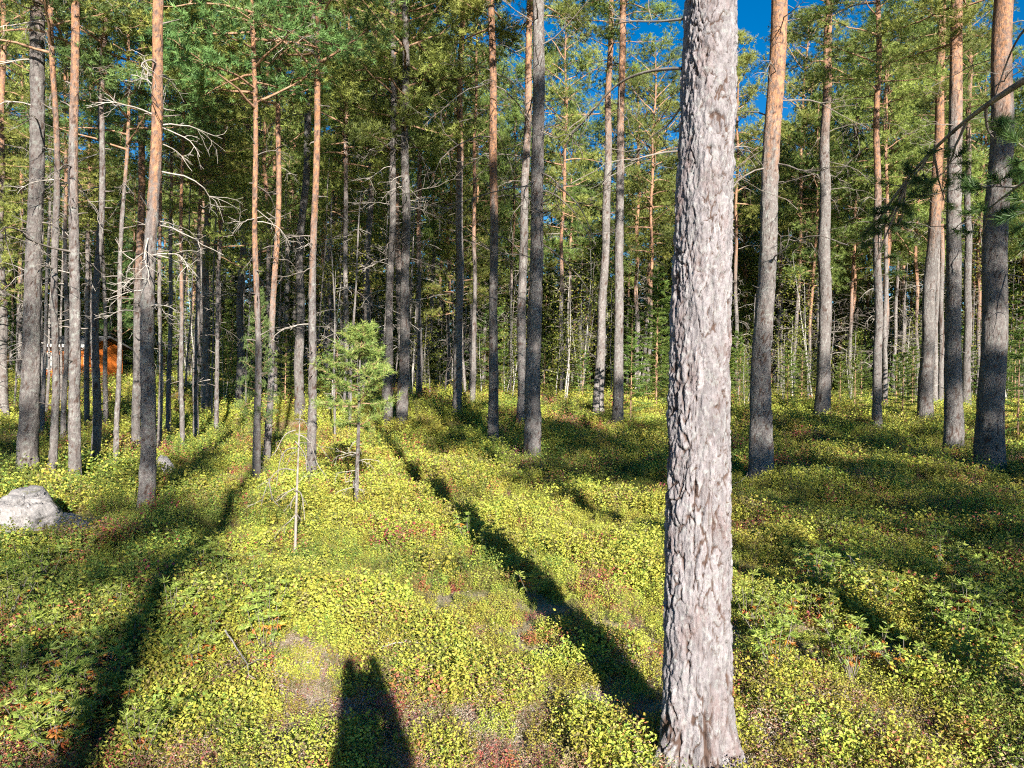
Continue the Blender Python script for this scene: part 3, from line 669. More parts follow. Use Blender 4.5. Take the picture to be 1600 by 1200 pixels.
# ------------------------------------------------------------------ background trees: prototypes, then copies
def proto_tree(seed, H, r0, zc, crown, line, ndead):
    path = trunk_path((0.0, 0.0), 0.10, seed, H)
    zs = np.concatenate([np.arange(-0.4, 2, 0.25), np.linspace(2, H, 34)])
    tm = trunk_mesh('background_trunk', path, r0, H, 10, zs, line, seed, cell=0.14, deep=0.006)
    (nm, lm), L0 = crown; s = (H - zc) / L0; bx, by = path(zc)
    dm = dead_mesh('background_dead', seed, zc * 0.25, zc, ndead, (0.5, 1.7), r0 * 0.5, M_PALEWOOD if seed % 2 else M_DEADWOOD)
    return dict(H=H, trunk=tm, needles=nm, limbs=lm, dead=dm, at=(float(bx), float(by), zc), s=s)
PROTO = [proto_tree(501, 18, 0.15, 8.4, CROWNS['mature'][0], (4, 8), 20), proto_tree(502, 18, 0.13, 7.2, CROWNS['mature'][1], (3, 7), 23),
         proto_tree(503, 18, 0.14, 8.4, CROWNS['mid'][0], (5, 9), 20), proto_tree(504, 17, 0.11, 6.4, CROWNS['mid'][1], (3, 6), 27),
         proto_tree(505, 17, 0.12, 7.6, CROWNS['mid'][2], (6, 10), 20), proto_tree(506, 12, 0.075, 4.0, CROWNS['young'][0], (3, 6), 20),
         proto_tree(507, 12, 0.07, 3.6, CROWNS['young'][1], (2, 5), 20), proto_tree(508, 11, 0.07, 2.8, CROWNS['young'][2], (4, 7), 17)]
def place_pine(p, x, y, s, rz, label, group, wide=1.0):
    root = empty('pine_tree', (x, y, float(terrain(x, y))), rz); tag(root, label, 'pine tree', group)
    root.scale = (s * wide, s * wide, s); root.rotation_euler = (random.uniform(-.02, .02), random.uniform(-.005, .035), rz)
    link('trunk', p['trunk'], root)
    c = link('crown', p['needles'], root, p['at'], (0, 0, 0), (p['s'], p['s'], p['s'])); tag(link('limbs', p['limbs'], c), kind='stuff')
    tag(link('dead_wood', p['dead'], root), kind='stuff')
    PINES.append((x, y)); return root

ORD = ['first', 'second', 'third', 'fourth', 'fifth', 'sixth', 'seventh', 'eighth', 'ninth', 'tenth', 'eleventh', 'twelfth']
def sky_top(px):
    """how high the crowns reach in the picture, by azimuth (pixel row)"""
    pts = [(-200, -60), (60, 0), (110, 190), (220, 170), (270, -60), (650, -40), (690, 200), (790, 230), (860, 70), (1000, 0), (1060, -60), (1140, -40), (1200, 30), (1270, -20), (1330, 0), (1400, 50), (1480, 0), (1560, 20), (1800, -50)]
    return float(np.interp(px, [p[0] for p in pts], [p[1] for p in pts]))
def background():
    rs = random.Random(31); spots = []; tries = 0
    while len(spots) < 236 and tries < 20000:
        tries += 1
        y = 17 + 68 * rs.random() ** 0.8; px = rs.uniform(-330, 1930); x = (px - 800) / F_PX * y
        lim = 17 if px < 520 else (27 if px < 760 else 36)
        if y < lim: continue
        if y < 44 and 40 < px < 200: continue                             # the cabin stands in a gap
        if 215 < px < 290 and y < 41: continue
        gap = 1.5 + y * 0.012
        if any((x - a) ** 2 + (y - b) ** 2 < gap * gap for a, b in PINES): continue
        if any((x - a) ** 2 + (y - b) ** 2 < gap * gap for a, b, _ in spots): continue
        spots.append((x, y, px)); 
    spots.sort(key=lambda s: s[2]); cnt = {}
    land = sorted(LAND)
    for x, y, px in spots:
        top = sky_top(px) + rs.uniform(-170, 190)
        want = float(np.clip((600 - top) / F_PX * y + CAM_Z, 7.5, 21))
        small = want < 12.5 or (px < 640 and y < 34 and rs.random() < 0.5)
        p = PROTO[rs.choice((5, 6, 7))] if small else PROTO[rs.randrange(5)]
        s = float(np.clip(want / p['H'], 0.62, 1.2))
        best = None
        for lp, ph in land:
            if lp <= px: best = ph
        if y < 42 and best and -20 < px < 1620:
            k = cnt.get(best, 0); cnt[best] = k + 1
            lab = f'{ORD[min(k, 11)]} thinner background pine counted rightward from the {best}'; grp = 'nearer background pines'
        else: lab = 'one of the distant pines in the dense stand behind'; grp = 'distant pines of the dense stand'
        place_pine(p, x, y, s, rs.uniform(0, 6.28), lab, grp, rs.uniform(0.85, 1.2))
background()
for x_, y_, k_, lab_ in ((878, 40, 0, 'tall pine crown against the blue gap right of the centre trunks'), (1012, 44, 1, 'tall distant pine close left of the foreground trunk'), (1152, 42, 2, 'tall distant pine close right of the foreground trunk'),
                         (1238, 40, 0, 'tall background pine between the stout orange-topped pine and the lone dappled pine'), (1262, 50, 3, 'slim tall background pine close left of the lone dappled pine'), (1330, 43, 1, 'tall background pine midway between lone dappled and narrow brown pines')):
    place_pine(PROTO[k_], (x_ - 800) / F_PX * y_, y_, 1.18, k_ + x_, lab_, None, 0.9)

# ------------------------------------------------------------------ pines behind the viewpoint: they shade the glade
def shade_pines():
    rs = random.Random(4)
    lab = 'pine behind the viewpoint, shading the glade'
    # (x, depth, height) that lies in shade; prototype; scale: the crown's middle stands up-sun of that point
    T = [(0.4, 15, 3.0, 0, 0.92), (-9.6, 13.5, 1.5, 3, 0.85), (-9.2, 11.0, 0.0, 3, 0.75), (-3.1, 4.6, 0.0, 6, 0.9),
         (3.6, 11.0, 0, 3, 0.85), (8.2, 12.2, 0, 2, 0.85), (11.8, 14, 0.5, 0, 0.9), (9.8, 15, 3, 3, 0.95), (15.0, 18, 1, 1, 1.0), (6.4, 10.8, 0, 2, 0.75), (10.4, 11.6, 0, 3, 0.7), (2.6, 13.0, 0, 3, 0.8), (5.4, 14.5, 1.0, 4, 0.85)]
    for tx, ty, tz, p, s in T:
        P = PROTO[p]; hc = (P['at'][2] + P['H']) / 2 * s; d = (hc - tz) / TAN_EL; x = tx + SUN_D[0] * d; y = ty + SUN_D[1] * d
        place_pine(P, x, min(y, -5.0), s, rs.uniform(0, 6.28), lab, 'pines behind the viewpoint', 1.12)
    tm = trunk_mesh('shade_snag_trunk', trunk_path((.004, 0), .06, 3, 12), .135, 12, 16, np.arange(-.2, 9.0, .12), (14, 15), 8); dm = dead_mesh('shade_snag_wood', 5, 3.0, 8.8, 16, (.4, 1.2), .08)  # crown left off so that only a trunk shadow falls
    for x, y, s, lab in ((0.72, -6.0, 1.0, 'unseen pine behind the viewpoint, built crownless so only its trunk shadow crosses the left foreground'), (-7.8, 7.9, 1.35, 'crownless snag added unseen beyond the left edge to shade the dark trunk above the boulder')):  # the left-edge snag is added just to darken that trunk
        r = empty('shade_snag', (x, y, float(terrain(x, y)))); r.scale = (s, s, s); tag(r, lab, 'dead tree'); link('trunk', tm, r); tag(link('dead_wood', dm, r), kind='stuff')
shade_pines()

# ------------------------------------------------------------------ far wood beyond the trees one can count
def far_wood():
    rng = np.random.default_rng(77); V = []; C = []; mb = MB()
    for k in range(480):
        y = 62 + 62 * rng.uniform(0, 1); px = rng.uniform(-500, 2100); x = (px - 800) / F_PX * y; H = rng.uniform(8, 15); z = float(terrain(x, y))
        mb.tube(np.array([(x, y, z), (x, y, z + H * .5), (x, y, z + H)]), [0.15, 0.11, 0.03], 5)
        n = 380; t = rng.uniform(0.0, 1.0, n) ** 0.8; rad = 2.0 * (1 - t) ** 0.6 + 0.4; az = rng.uniform(0, 6.28, n); rr = rad * np.sqrt(rng.uniform(0, 1, n))
        P = np.stack([x + rr * np.cos(az), y + rr * np.sin(az), z + t * H], -1)
        V.append(needle_tris(P, rand_unit(n, rng), 1, 0.85, 0.21, 0.1, rng)); g = np.repeat(rng.uniform(0, 1, n), 3)[:, None]
        C.append(np.array(G_MID[0]) * (1 - g) + np.array(G_MID[1]) * g)
    V = np.vstack(V); C = np.vstack(C)
    o = link('far_wood', mesh_np('far_wood', V, np.arange(len(V)).reshape(-1, 3), {'col': C}, False, [M_NEEDLE])); tag(o, 'far-off mass of pine forest closing the view', 'forest', None, 'stuff')
    tag(link('far_trunks', mb.mesh('far_trunks', [M_LIMB]), o), kind='stuff')
far_wood()

# ------------------------------------------------------------------ undergrowth: birch saplings and small spruces
def birch_proto(seed, H, r0=.028, lf=.065):
    rng = np.random.default_rng(seed); mb = MB(); tw = MB(); LP = []
    for k in range(2 if seed % 2 else 1):
        d = (rng.uniform(-.16, .16), rng.uniform(-.1, .1), 1); P = curve_pts((0.05 * k, 0, -0.1), d, H * (1 - .2 * k), 12, rng, -0.02, 0.14); mb.tube(P, np.linspace(r0, 0.006, 12), 7)
        for j in range(3, 12):
            for q in range(3):
                az = rng.uniform(0, 6.28); b = curve_pts(P[j], (math.cos(az), math.sin(az), rng.uniform(.3, 1.1)), rng.uniform(.35, .95) * H / 4.4, 6, rng, 0.35, .35); tw.tube(b, np.linspace(.008, .003, 6), 3)
                for e in b[2:]: LP.append(e + rng.normal(size=(5, 3)) * 0.025 * H)
    LP = np.vstack(LP); n = len(LP); d = rand_unit(n, rng); s = np.cross(d, rand_unit(n, rng)); s /= np.linalg.norm(s, axis=1)[:, None]
    V = np.stack([LP, LP + d * lf * .45 + s * lf * .34, LP + d * lf, LP + d * lf * .45 - s * lf * .34], 1).reshape(-1, 3)
    g = np.repeat(rng.uniform(0, 1, n), 4)[:, None]; C = np.array((.10, .15, .02)) * (1 - g) + np.array((.26, .25, .04)) * g
    return mb.mesh('birch_trunk', [M_BIRCH]), tw.mesh('birch_twigs', [M_DEADWOOD]), mesh_np('birch_leaves', V, np.arange(4 * n).reshape(-1, 4), {'col': C}, False, [M_LEAF2])
def spruce_proto(seed, H):
    rng = np.random.default_rng(seed); mb = MB(); SP = []; SD = []
    tr = MB(); tr.tube(np.array([(0, 0, -.1), (0, 0, H * .5), (0, 0, H)]), [.03, .018, .004], 7)
    nl = int(18 * H ** .5 + 14)
    for k in range(nl):
        t = (k + rng.uniform(0, 1)) / nl; L = .20 * H * (1 - t) ** .8 + .06; az = k * 2.4 + rng.uniform(-.3, .3); el = -0.25 + .7 * t
        P = curve_pts((0, 0, H * (.10 + .9 * t)), (math.cos(az) * math.cos(el), math.sin(az) * math.cos(el), math.sin(el)), L, 6, rng, .0, .2, .4); mb.tube(P, np.linspace(.008, .003, 6), 3)
        for j in range(1, 6):
            dd = P[j] - P[j - 1]; dd /= np.linalg.norm(dd)
            for s in (-1, 0, 1):
                q = dd + s * np.array((-dd[1], dd[0], 0)) * rng.uniform(.6, 1); q /= np.linalg.norm(q)
                for g in range(2): SP.append(P[j] + q * L * (.05 + .13 * g)); SD.append(q)
    SP = np.array(SP); SD = np.array(SD); nl_ = .05 * max(1, H / 2.6) ** .8; V = needle_tris(SP, SD, 9, nl_, nl_ * .13, nl_ * 1.9, rng, .6); g = np.repeat(rng.uniform(0, 1, len(SP)), 27)[:, None]
    C = np.array((.07, .12, .026)) * (1 - g) + np.array((.19, .26, .055)) * g
    return tr.mesh('spruce_trunk', [M_LIMB]), mb.mesh('spruce_limbs', [M_LIMB]), mesh_np('spruce_needles', V, np.arange(len(V)).reshape(-1, 3), {'col': C}, False, [M_NEEDLE])

def undergrowth():
    rs = random.Random(12); B = [birch_proto(61, 4.2), birch_proto(62, 3.6), birch_proto(63, 5.0)]; S = [spruce_proto(71, 2.4), spruce_proto(72, 3.0)]
    def birch(px, py, k, s, lab, grp=None):
        x, y = ground_at(px, py); r = empty('birch_sapling', (x, y, float(terrain(x, y))), rs.uniform(0, 6.28)); tag(r, lab, 'birch', grp); r.scale = (s, s, s)
        t, w, l_ = B[k]; link('trunk', t, r); c = link('crown', l_, r); tag(link('twigs', w, c), kind='stuff')
    def spruce(px, py, k, s, lab, grp=None):
        x, y = ground_at(px, py); r = empty('spruce_sapling', (x, y, float(terrain(x, y))), rs.uniform(0, 6.28)); tag(r, lab, 'spruce', grp); r.scale = (s, s, s)
        t, w, l_ = S[k]; link('trunk', t, r); c = link('crown', l_, r); tag(link('limbs', w, c), kind='stuff')
    birch(884, 632, 0, 1.35, 'forked white birch sapling right of the thick centre pine')
    birch(868, 628, 1, 0.9, 'small white birch leaning just left of the forked birch sapling')
    for k, (px, py) in enumerate([(660, 622), (672, 624), (790, 628), (800, 630), (812, 626), (905, 630), (560, 628), (1152, 640), (1165, 646), (1222, 640), (1238, 638), (1262, 640), (1330, 640), (1418, 640), (1432, 642), (690, 622), (752, 626), (520, 640), (350, 640), (1590, 636)]):
        birch(px, py, k % 3, rs.uniform(.6, 1.25), 'pale thin birch sapling among the dark background trunks', 'background birch saplings')
    spruce(985, 662, 1, 0.95, 'small sparse spruce sapling right of the two sunlit pale trunks')
    spruce(1410, 655, 0, 1.0, 'green spruce sapling between the narrow brown pine and the leaning pine')
    spruce(1590, 690, 1, 1.05, 'spruce sapling at the right edge beside the thickest trunk')
    for k, (px, py) in enumerate([(1010, 634), (1025, 640), (1155, 638), (1230, 645), (1252, 640), (1312, 640), (1335, 646), (1345, 638), (1400, 638), (1425, 646), (1540, 634), (1565, 640), (910, 632), (850, 626), (700, 624), (585, 632), (525, 636), (445, 640), (330, 632), (1585, 640)]):
        spruce(px, py, k % 2, rs.uniform(.6, 1.3), 'bushy small spruce in the shaded undergrowth behind', 'undergrowth spruces')
    DM = [dead_mesh(f'pole_twigs{k}', 700 + k, 1.0, 7.5, 14, (.3, .9), .02, M_PALEWOOD) for k in range(4)]; TB = [birch_proto(65, 8.5, .055, .10), birch_proto(66, 7.5, .05, .10)]
    BS = [spruce_proto(73, 5.5), spruce_proto(74, 6.5)]; land = sorted(LAND)
    for k in range(120):
        y = rs.uniform(33, 78); px = rs.uniform(-250, 1850); x = (px - 800) / F_PX * y
        if 40 < px < 290 and y < 46: continue
        r = empty('spruce_tree', (x, y, float(terrain(x, y))), rs.uniform(0, 6.28)); s = rs.uniform(.6, 1.25); r.scale = (s, s, s)
        tag(r, 'dark bushy spruce filling the gaps between distant trunks', 'spruce', 'understorey spruces')
        t, w, l_ = BS[k % 2]; link('trunk', t, r); c = link('crown', l_, r); tag(link('limbs', w, c), kind='stuff')
    for k, (px, y) in enumerate([(rs.uniform(-40, 640), rs.uniform(15, 34)) for _ in range(46)] + [(rs.uniform(640, 1640), rs.uniform(34, 52)) for _ in range(34)]):
        x = (px - 800) / F_PX * y
        if any((x - a) ** 2 + (y - b) ** 2 < .8 for a, b in PINES): continue
        H = rs.uniform(5, 10); pth = trunk_path((rs.uniform(-.03, .05), rs.uniform(-.03, .03)), .06, k, H)
        r = empty('dead_pole', (x, y, float(terrain(x, y)))); tag(r, 'thin bare dead pole standing among the living trunks', 'dead tree', 'thin dead standing poles')
        link('trunk', trunk_mesh('pole', pth, rs.uniform(.03, .055), H * 1.1, 7, np.linspace(-.2, H, 26), (12, 14), k, cell=.12, deep=.003), r)
        tag(link('dead_wood', DM[k % 4], r, (0, 0, 0), (0, 0, rs.uniform(0, 6)), (1, 1, H / 8)), kind='stuff'); PINES.append((x, y))
    for k in range(34):
        y = rs.uniform(34, 62); px = rs.uniform(-100, 1700); x = (px - 800) / F_PX * y
        if 40 < px < 290: continue
        r = empty('birch_tree', (x, y, float(terrain(x, y))), rs.uniform(0, 6)); s = rs.uniform(.8, 1.2); r.scale = (s, s, s); tag(r, 'light green birch with slender pale stem deep among the pines', 'birch', 'birches deep in the stand')
        t, w, l_ = TB[k % 2]; link('trunk', t, r); c = link('crown', l_, r); tag(link('twigs', w, c), kind='stuff')
    # pale undersized pine with a tuft of needles left of the bare sapling
    p = PROTO[7]; x, y = ground_at(398, 742)
    r = place_pine(p, x - 0.12, y + 0.3, 0.27, 1.0, 'little pine sapling with one green tuft beside the close pair', None, 0.7)
undergrowth()

# ------------------------------------------------------------------ cabin and tent glimpsed on the left
def cabin():
    Y = 42.0; a, _ = ray(122, 605); x = a * Y; z = float(terrain(x, Y)) - 0.02
    root = empty('cabin', (x, Y, z), math.radians(-9)); tag(root, 'small orange board cabin with white trim seen between the left trunks', 'cabin')
    W, D, Hf = 3.3, 3.0, 2.15
    mO = plain_material('orange_boards', (0.60, 0.15, 0.022), (0.74, 0.21, 0.035), 3, 0.7, 0.2, 0.004, (12, 12, 0.6))
    mW = plain_material('white_paint', (0.72, 0.72, 0.70), (0.80, 0.80, 0.78), 6, 0.6)
    mR = plain_material('roofing_felt', (0.05, 0.05, 0.055), (0.11, 0.11, 0.11), 5, 0.9)
    mD = plain_material('plinth', (0.25, 0.24, 0.23), (0.36, 0.35, 0.33), 5, 0.9)
    m, n, l = newmat('window_glass'); b = n.new('ShaderNodeBsdfPrincipled'); b.inputs['Base Color'].default_value = (0.05, 0.07, 0.09, 1); b.inputs['Roughness'].default_value = 0.05; b.inputs['Specular IOR Level'].default_value = 0.9
    out = n.new('ShaderNodeOutputMaterial'); l.new(b.outputs[0], out.inputs[0]); mG = m
    mb = MB(); mb.box(-W / 2, W / 2, -D / 2, D / 2, 0.25, Hf); link('wall', mb.mesh('wall', [mO], False), root)
    nb = 26
    for k in range(nb):
        xx = -W / 2 + (k + .5) * W / nb; mb = MB(); mb.box(xx - .066, xx + .066, -D / 2 - .022, -D / 2 - .001, .22, Hf - .01)
        link('board', mb.mesh('board', [mO], False), root)
    mb = MB(); mb.box(-W / 2 + .05, W / 2 - .05, -D / 2 + .05, D / 2 - .05, -0.3, .25); link('plinth', mb.mesh('plinth', [mD], False), root)
    V = np.array([(-W / 2 - .35, -D / 2 - .5, Hf + .02), (W / 2 + .35, -D / 2 - .5, Hf + .02), (W / 2 + .35, 0, Hf + .62), (-W / 2 - .35, 0, Hf + .62), (-W / 2 - .35, D / 2 + .4, Hf + .02), (W / 2 + .35, D / 2 + .4, Hf + .02)])
    V2 = V + np.array((0, 0, .10)); VV = np.vstack([V, V2])
    F = [(0, 3, 2, 1), (3, 4, 5, 2), (6, 7, 8, 9), (9, 8, 11, 10), (0, 1, 7, 6), (4, 10, 11, 5), (1, 2, 8, 7), (2, 5, 11, 8), (0, 6, 9, 3), (3, 9, 10, 4)]
    rf = link('roof', mesh_np('roof', VV, F, None, False, [mR]), root)
    mb = MB(); mb.box(-W / 2 - .36, W / 2 + .36, -D / 2 - .53, -D / 2 - .502, Hf - .02, Hf + .14); link('fascia', mb.mesh('fascia', [mW], False), rf)
    for s in (-1, 1):
        mb = MB(); mb.box(s * W / 2 - .06, s * W / 2 + .06, -D / 2 - .05, -D / 2 - .023, .22, Hf - .005); link('corner_trim', mb.mesh('corner_trim', [mW], False), root)
        g = mesh_np('gable', np.array([(s * W / 2, -D / 2, Hf), (s * W / 2, D / 2, Hf), (s * W / 2, 0, Hf + .60), (s * W / 2 - s * .05, -D / 2, Hf), (s * W / 2 - s * .05, D / 2, Hf), (s * W / 2 - s * .05, 0, Hf + .60)]), [(0, 1, 2), (5, 4, 3)], None, False, [mO]); link('gable', g, root)
    def opening(cx, w, z0, z1, name):
        wr = MB(); y0 = -D / 2 - .05
        for (a0, a1, b0, b1) in ((cx - w / 2 - .09, cx - w / 2, z0 - .09, z1 + .09), (cx + w / 2, cx + w / 2 + .09, z0 - .09, z1 + .09), (cx - w / 2, cx + w / 2, z1, z1 + .09), (cx - w / 2, cx + w / 2, z0 - .09, z0)):
            wr.box(a0, a1, y0, y0 + .027, b0, b1)
        return link(name, wr.mesh(name, [mW], False), root)
    w1 = opening(-.85, .75, 1.0, 1.75, 'window')
    mb = MB(); mb.box(-1.225, -.475, -D / 2 - .04, -D / 2 - .023, 1.0, 1.75); link('pane', mb.mesh('pane', [mG], False), w1)
    mb = MB(); mb.box(-.865, -.835, -D / 2 - .052, -D / 2 - .041, 1.0, 1.75); link('glazing_bar', mb.mesh('glazing_bar', [mW], False), w1)
    dr = opening(.45, .8, .35, 1.95, 'door')
    mb = MB(); mb.box(.05, .85, -D / 2 - .04, -D / 2 - .023, .35, 1.95); link('door_leaf', mb.mesh('door_leaf', [plain_material('door_brown', (.16, .06, .025), (.24, .09, .035), 5)], False), dr)
    mb = MB(); mb.tube(np.array([(.74, -D / 2 - .05, 1.1), (.74, -D / 2 - .09, 1.1), (.64, -D / 2 - .09, 1.1)]), .012, 6); link('handle', mb.mesh('handle', [mD]), dr)
cabin()
def tent():
    Y = 39.0; a, _ = ray(268, 598); x = a * Y; z = float(terrain(x, Y))
    root = empty('tent', (x, Y, z), 0.3); root.scale = (.5, .5, .6); tag(root, 'small white canvas tent glimpsed right of the big orange-topped left pine', 'tent')
    mW = plain_material('canvas', (.42, .42, .41), (.55, .55, .54), 4, .8)
    V = np.array([(-.9, -1.1, 0), (.9, -1.1, 0), (0, -1.0, 1.35), (-.9, 1.1, 0), (.9, 1.1, 0), (0, 1.0, 1.35), (-.42, -1.06, .68), (.42, -1.06, .68)])
    F4 = [(0, 3, 5, 6), (6, 5, 2, 2), (1, 7, 5, 4), (7, 2, 5, 5)]
    mb = MB(); mb.add(V, [(0, 3, 5, 2), (1, 2, 5, 4)]); o = link('canvas', mb.mesh('canvas', [mW], False), root)
    md = o.modifiers.new('thick', 'SOLIDIFY'); md.thickness = .01
    link('door_flap', mesh_np('door_flap', np.array([(-.88, -1.09, 0), (-.02, -1.09, 0), (0, -1.0, 1.33), (.88, -1.09, 0), (.02, -1.12, 0)]), [(0, 1, 2), (4, 3, 2)], None, False, [mW]), root)
    mb = MB(); mb.tube(np.array([(0, -1.05, 0), (0, -1.03, .7), (0, -1.0, 1.45)]), .018, 6); link('pole', mb.mesh('pole', [M_PALEWOOD]), root)
tent()

# ------------------------------------------------------------------ stones and stump
def rock_material():
    m, n, l = newmat('granite'); tc = n.new('ShaderNodeTexCoord'); P = tc.outputs['Object']
    a = noise(n, l, P, 4.0, 6, .65); b_ = noise(n, l, P, 40.0, 5, .7); mo = noise(n, l, P, 2.6, 5, .6)
    c = mixc(n, l, ramp(n, l, a, .35, .65), (.27, .25, .245), (.12, .118, .12)); c = mixc(n, l, ramp(n, l, b_, .5, .7), c, (.36, .34, .33))
    c = mixc(n, l, ramp(n, l, mo, .54, .62), c, (.15, .15, .04)); c = mixc(n, l, ramp(n, l, noise(n, l, P, 7.0, 6, .7), .56, .64), c, (.07, .065, .06))
    b = n.new('ShaderNodeBsdfPrincipled'); b.inputs['Roughness'].default_value = .85; l.new(c, b.inputs['Base Color'])
    bp = n.new('ShaderNodeBump'); bp.inputs['Strength'].default_value = .8; bp.inputs['Distance'].default_value = .03; l.new(noise(n, l, P, 14, 8, .7), bp.inputs['Height']); l.new(bp.outputs[0], b.inputs['Normal'])
    out = n.new('ShaderNodeOutputMaterial'); l.new(b.outputs[0], out.inputs[0]); return m
M_ROCK = rock_material()
ROCKS = []
def rock(px, py, size, seed, label, name='boulder', peaks=()):
    x, y = ground_at(px, py, 0.0); z = float(terrain(x, y)); rng = np.random.default_rng(seed)
    nu, nv = 64, 36; U, Vv = np.meshgrid(np.arange(nu) / nu * 2 * math.pi, np.linspace(0.02, math.pi - .02, nv)); D = np.stack([np.cos(U) * np.sin(Vv), np.sin(U) * np.sin(Vv), np.cos(Vv)], -1)
    R = np.ones(U.shape) * 1.0
    for k in range(26):                                                  # cut by planes so that facets show
        q = rand_unit(1, rng)[0]; q[2] = abs(q[2]); h = rng.uniform(.42, .8); dn = D @ q; R = np.minimum(R, np.where(dn > .05, h / np.maximum(dn, .05), 9))
    R = R * (1 - .16 * (1 - smooth(np.abs(fbm(D[..., 0] * 3 + 7, D[..., 1] * 3 + D[..., 2] * 3.4, seed + 9, 3) - .5) / .09)) + .10 * (fbm(D[..., 0] * 2 + 5, D[..., 1] * 2 + D[..., 2] * 2.3 + 9, seed, 4) - .5) + .05 * (fbm(D[..., 0] * 9 + 5, D[..., 2] * 9 + D[..., 1] * 7, seed + 4, 3) - .5))
    P = D * R[..., None] * np.array(size)
    i = (np.arange(nv - 1)[:, None] * nu + np.arange(nu)[None]); i2 = (np.arange(nv - 1)[:, None] * nu + (np.arange(nu)[None] + 1) % nu)
    F = np.stack([i, i + nu, i2 + nu, i2], -1).reshape(-1, 4)
    o = link(name, mesh_np(name, P, F, None, True, [M_ROCK]), None, (x, y, z + .12 * size[2]), (rng.uniform(-.2, .2), rng.uniform(-.3, .3), rng.uniform(0, 6))); tag(o, label, 'rock'); ROCKS.append((x, y, size[0])); return o
rock(38, 826, (.74, .55, .58), 4, 'large pale lichen-covered boulder at the left edge')
rock(112, 838, (.36, .30, .34), 5, 'small mossy stone at the right foot of the pale boulder', 'stone')
rock(256, 738, (.30, .27, .40), 9, 'small grey stone beside the foot of the big orange-topped left pine', 'stone')
def stump():
    x, y = ground_at(1295, 752, .02); z = float(terrain(x, y)); root = empty('stump', (x, y, z)); tag(root, 'little weathered grey stump in the heath on the right', 'stump')
    link('wood', trunk_mesh('stump', trunk_path((.02, 0), .005, 3, 3), .06, 3, 16, np.arange(-.1, .28, .02), (9, 10), 4, cell=.05, deep=.012, mat=M_PALEWOOD), root)
    th = np.arange(16) * 2 * math.pi / 16; V = [(.005, 0, .272)] + [(.057 * math.cos(t) + .005, .057 * math.sin(t), .258 + .012 * math.sin(3 * t)) for t in th]
    link('cut_face', mesh_np('cut_face', V, [(0, 1 + k, 1 + (k + 1) % 16) for k in range(16)], None, False, [M_PALEWOOD]), root)
stump()
def fallen(pts, r, label, seed, kids=3, lift=.06):
    rng = np.random.default_rng(seed); W = []
    for a, b in pts:
        x, y = ground_at(a, b, lift); W.append((x, y, float(terrain(x, y)) + lift))
    W = np.array(W); o = W[0].copy(); W = W - o; tt = np.linspace(0, 1, 12); P = np.stack([np.interp(tt, np.linspace(0, 1, len(W)), W[:, c]) for c in range(3)], 1)
    P[1:-1] += rng.normal(size=(10, 3)) * r; mb = MB(); mb.tube(P, np.linspace(r, r * .4, 12), 5)
    for k in range(kids):
        i = rng.integers(3, 10); d = P[i] - P[i - 1]; d /= np.linalg.norm(d); dead_branch(mb, P[i], d + rand_unit(1, rng)[0] * .8 * np.array((1, 1, .3)), rng.uniform(.08, .2), r * .5, rng, .1, 1, 1, 5, 3)
    tag(link('fallen_stick', mb.mesh('fallen_stick', [M_PALEWOOD]), None, o), label, 'stick')
fallen([(1190, 1105), (1235, 1090), (1290, 1085), (1335, 1092)], .008, 'bleached forked stick lying right of the foreground trunk', 1)
fallen([(352, 985), (372, 1015), (398, 1060)], .006, 'thin bare stick leaning in the left foreground heath', 2, 2, .16)
fallen([(1140, 758), (1160, 750), (1172, 735)], .010, 'pale curved stick by the foot of the stout orange-topped right pine', 3, 1, .10)
fallen([(1325, 868), (1350, 900), (1375, 925)], .006, 'pale dry stalk slanting through the right foreground shrubs', 4, 2, .22)
fallen([(598, 1010), (640, 1000), (700, 1012)], .005, 'thin twig beside the dark shadow in the foreground', 5, 3, .08)

# ------------------------------------------------------------------ heath: leaves beyond counting, one mesh of kind stuff
CY = np.array((0.400, 0.405, 0.055)); CG = np.array((0.185, 0.255, 0.040)); CO = np.array((0.285, 0.270, 0.070)); CR = np.array((0.40, 0.120, 0.090)); CT = np.array((0.42, 0.33, 0.22)); CL = np.array((0.36, 0.41, 0.07)); CX = np.array((0.48, 0.17, 0.05))
def leaves_mesh(name, B, D, Lg, Wd, C, rng):
    n = len(B); s = np.cross(D, rand_unit(n, rng)); s /= np.linalg.norm(s, axis=1)[:, None] + 1e-9
    nn = np.cross(D, s) * (Lg * 0.12)[:, None]
    V = np.stack([B, B + D * (Lg * .45)[:, None] + s * (Wd * .5)[:, None] + nn, B + D * Lg[:, None], B + D * (Lg * .45)[:, None] - s * (Wd * .5)[:, None] + nn], 1).reshape(-1, 3)
    return V, np.repeat(C, 4, 0)
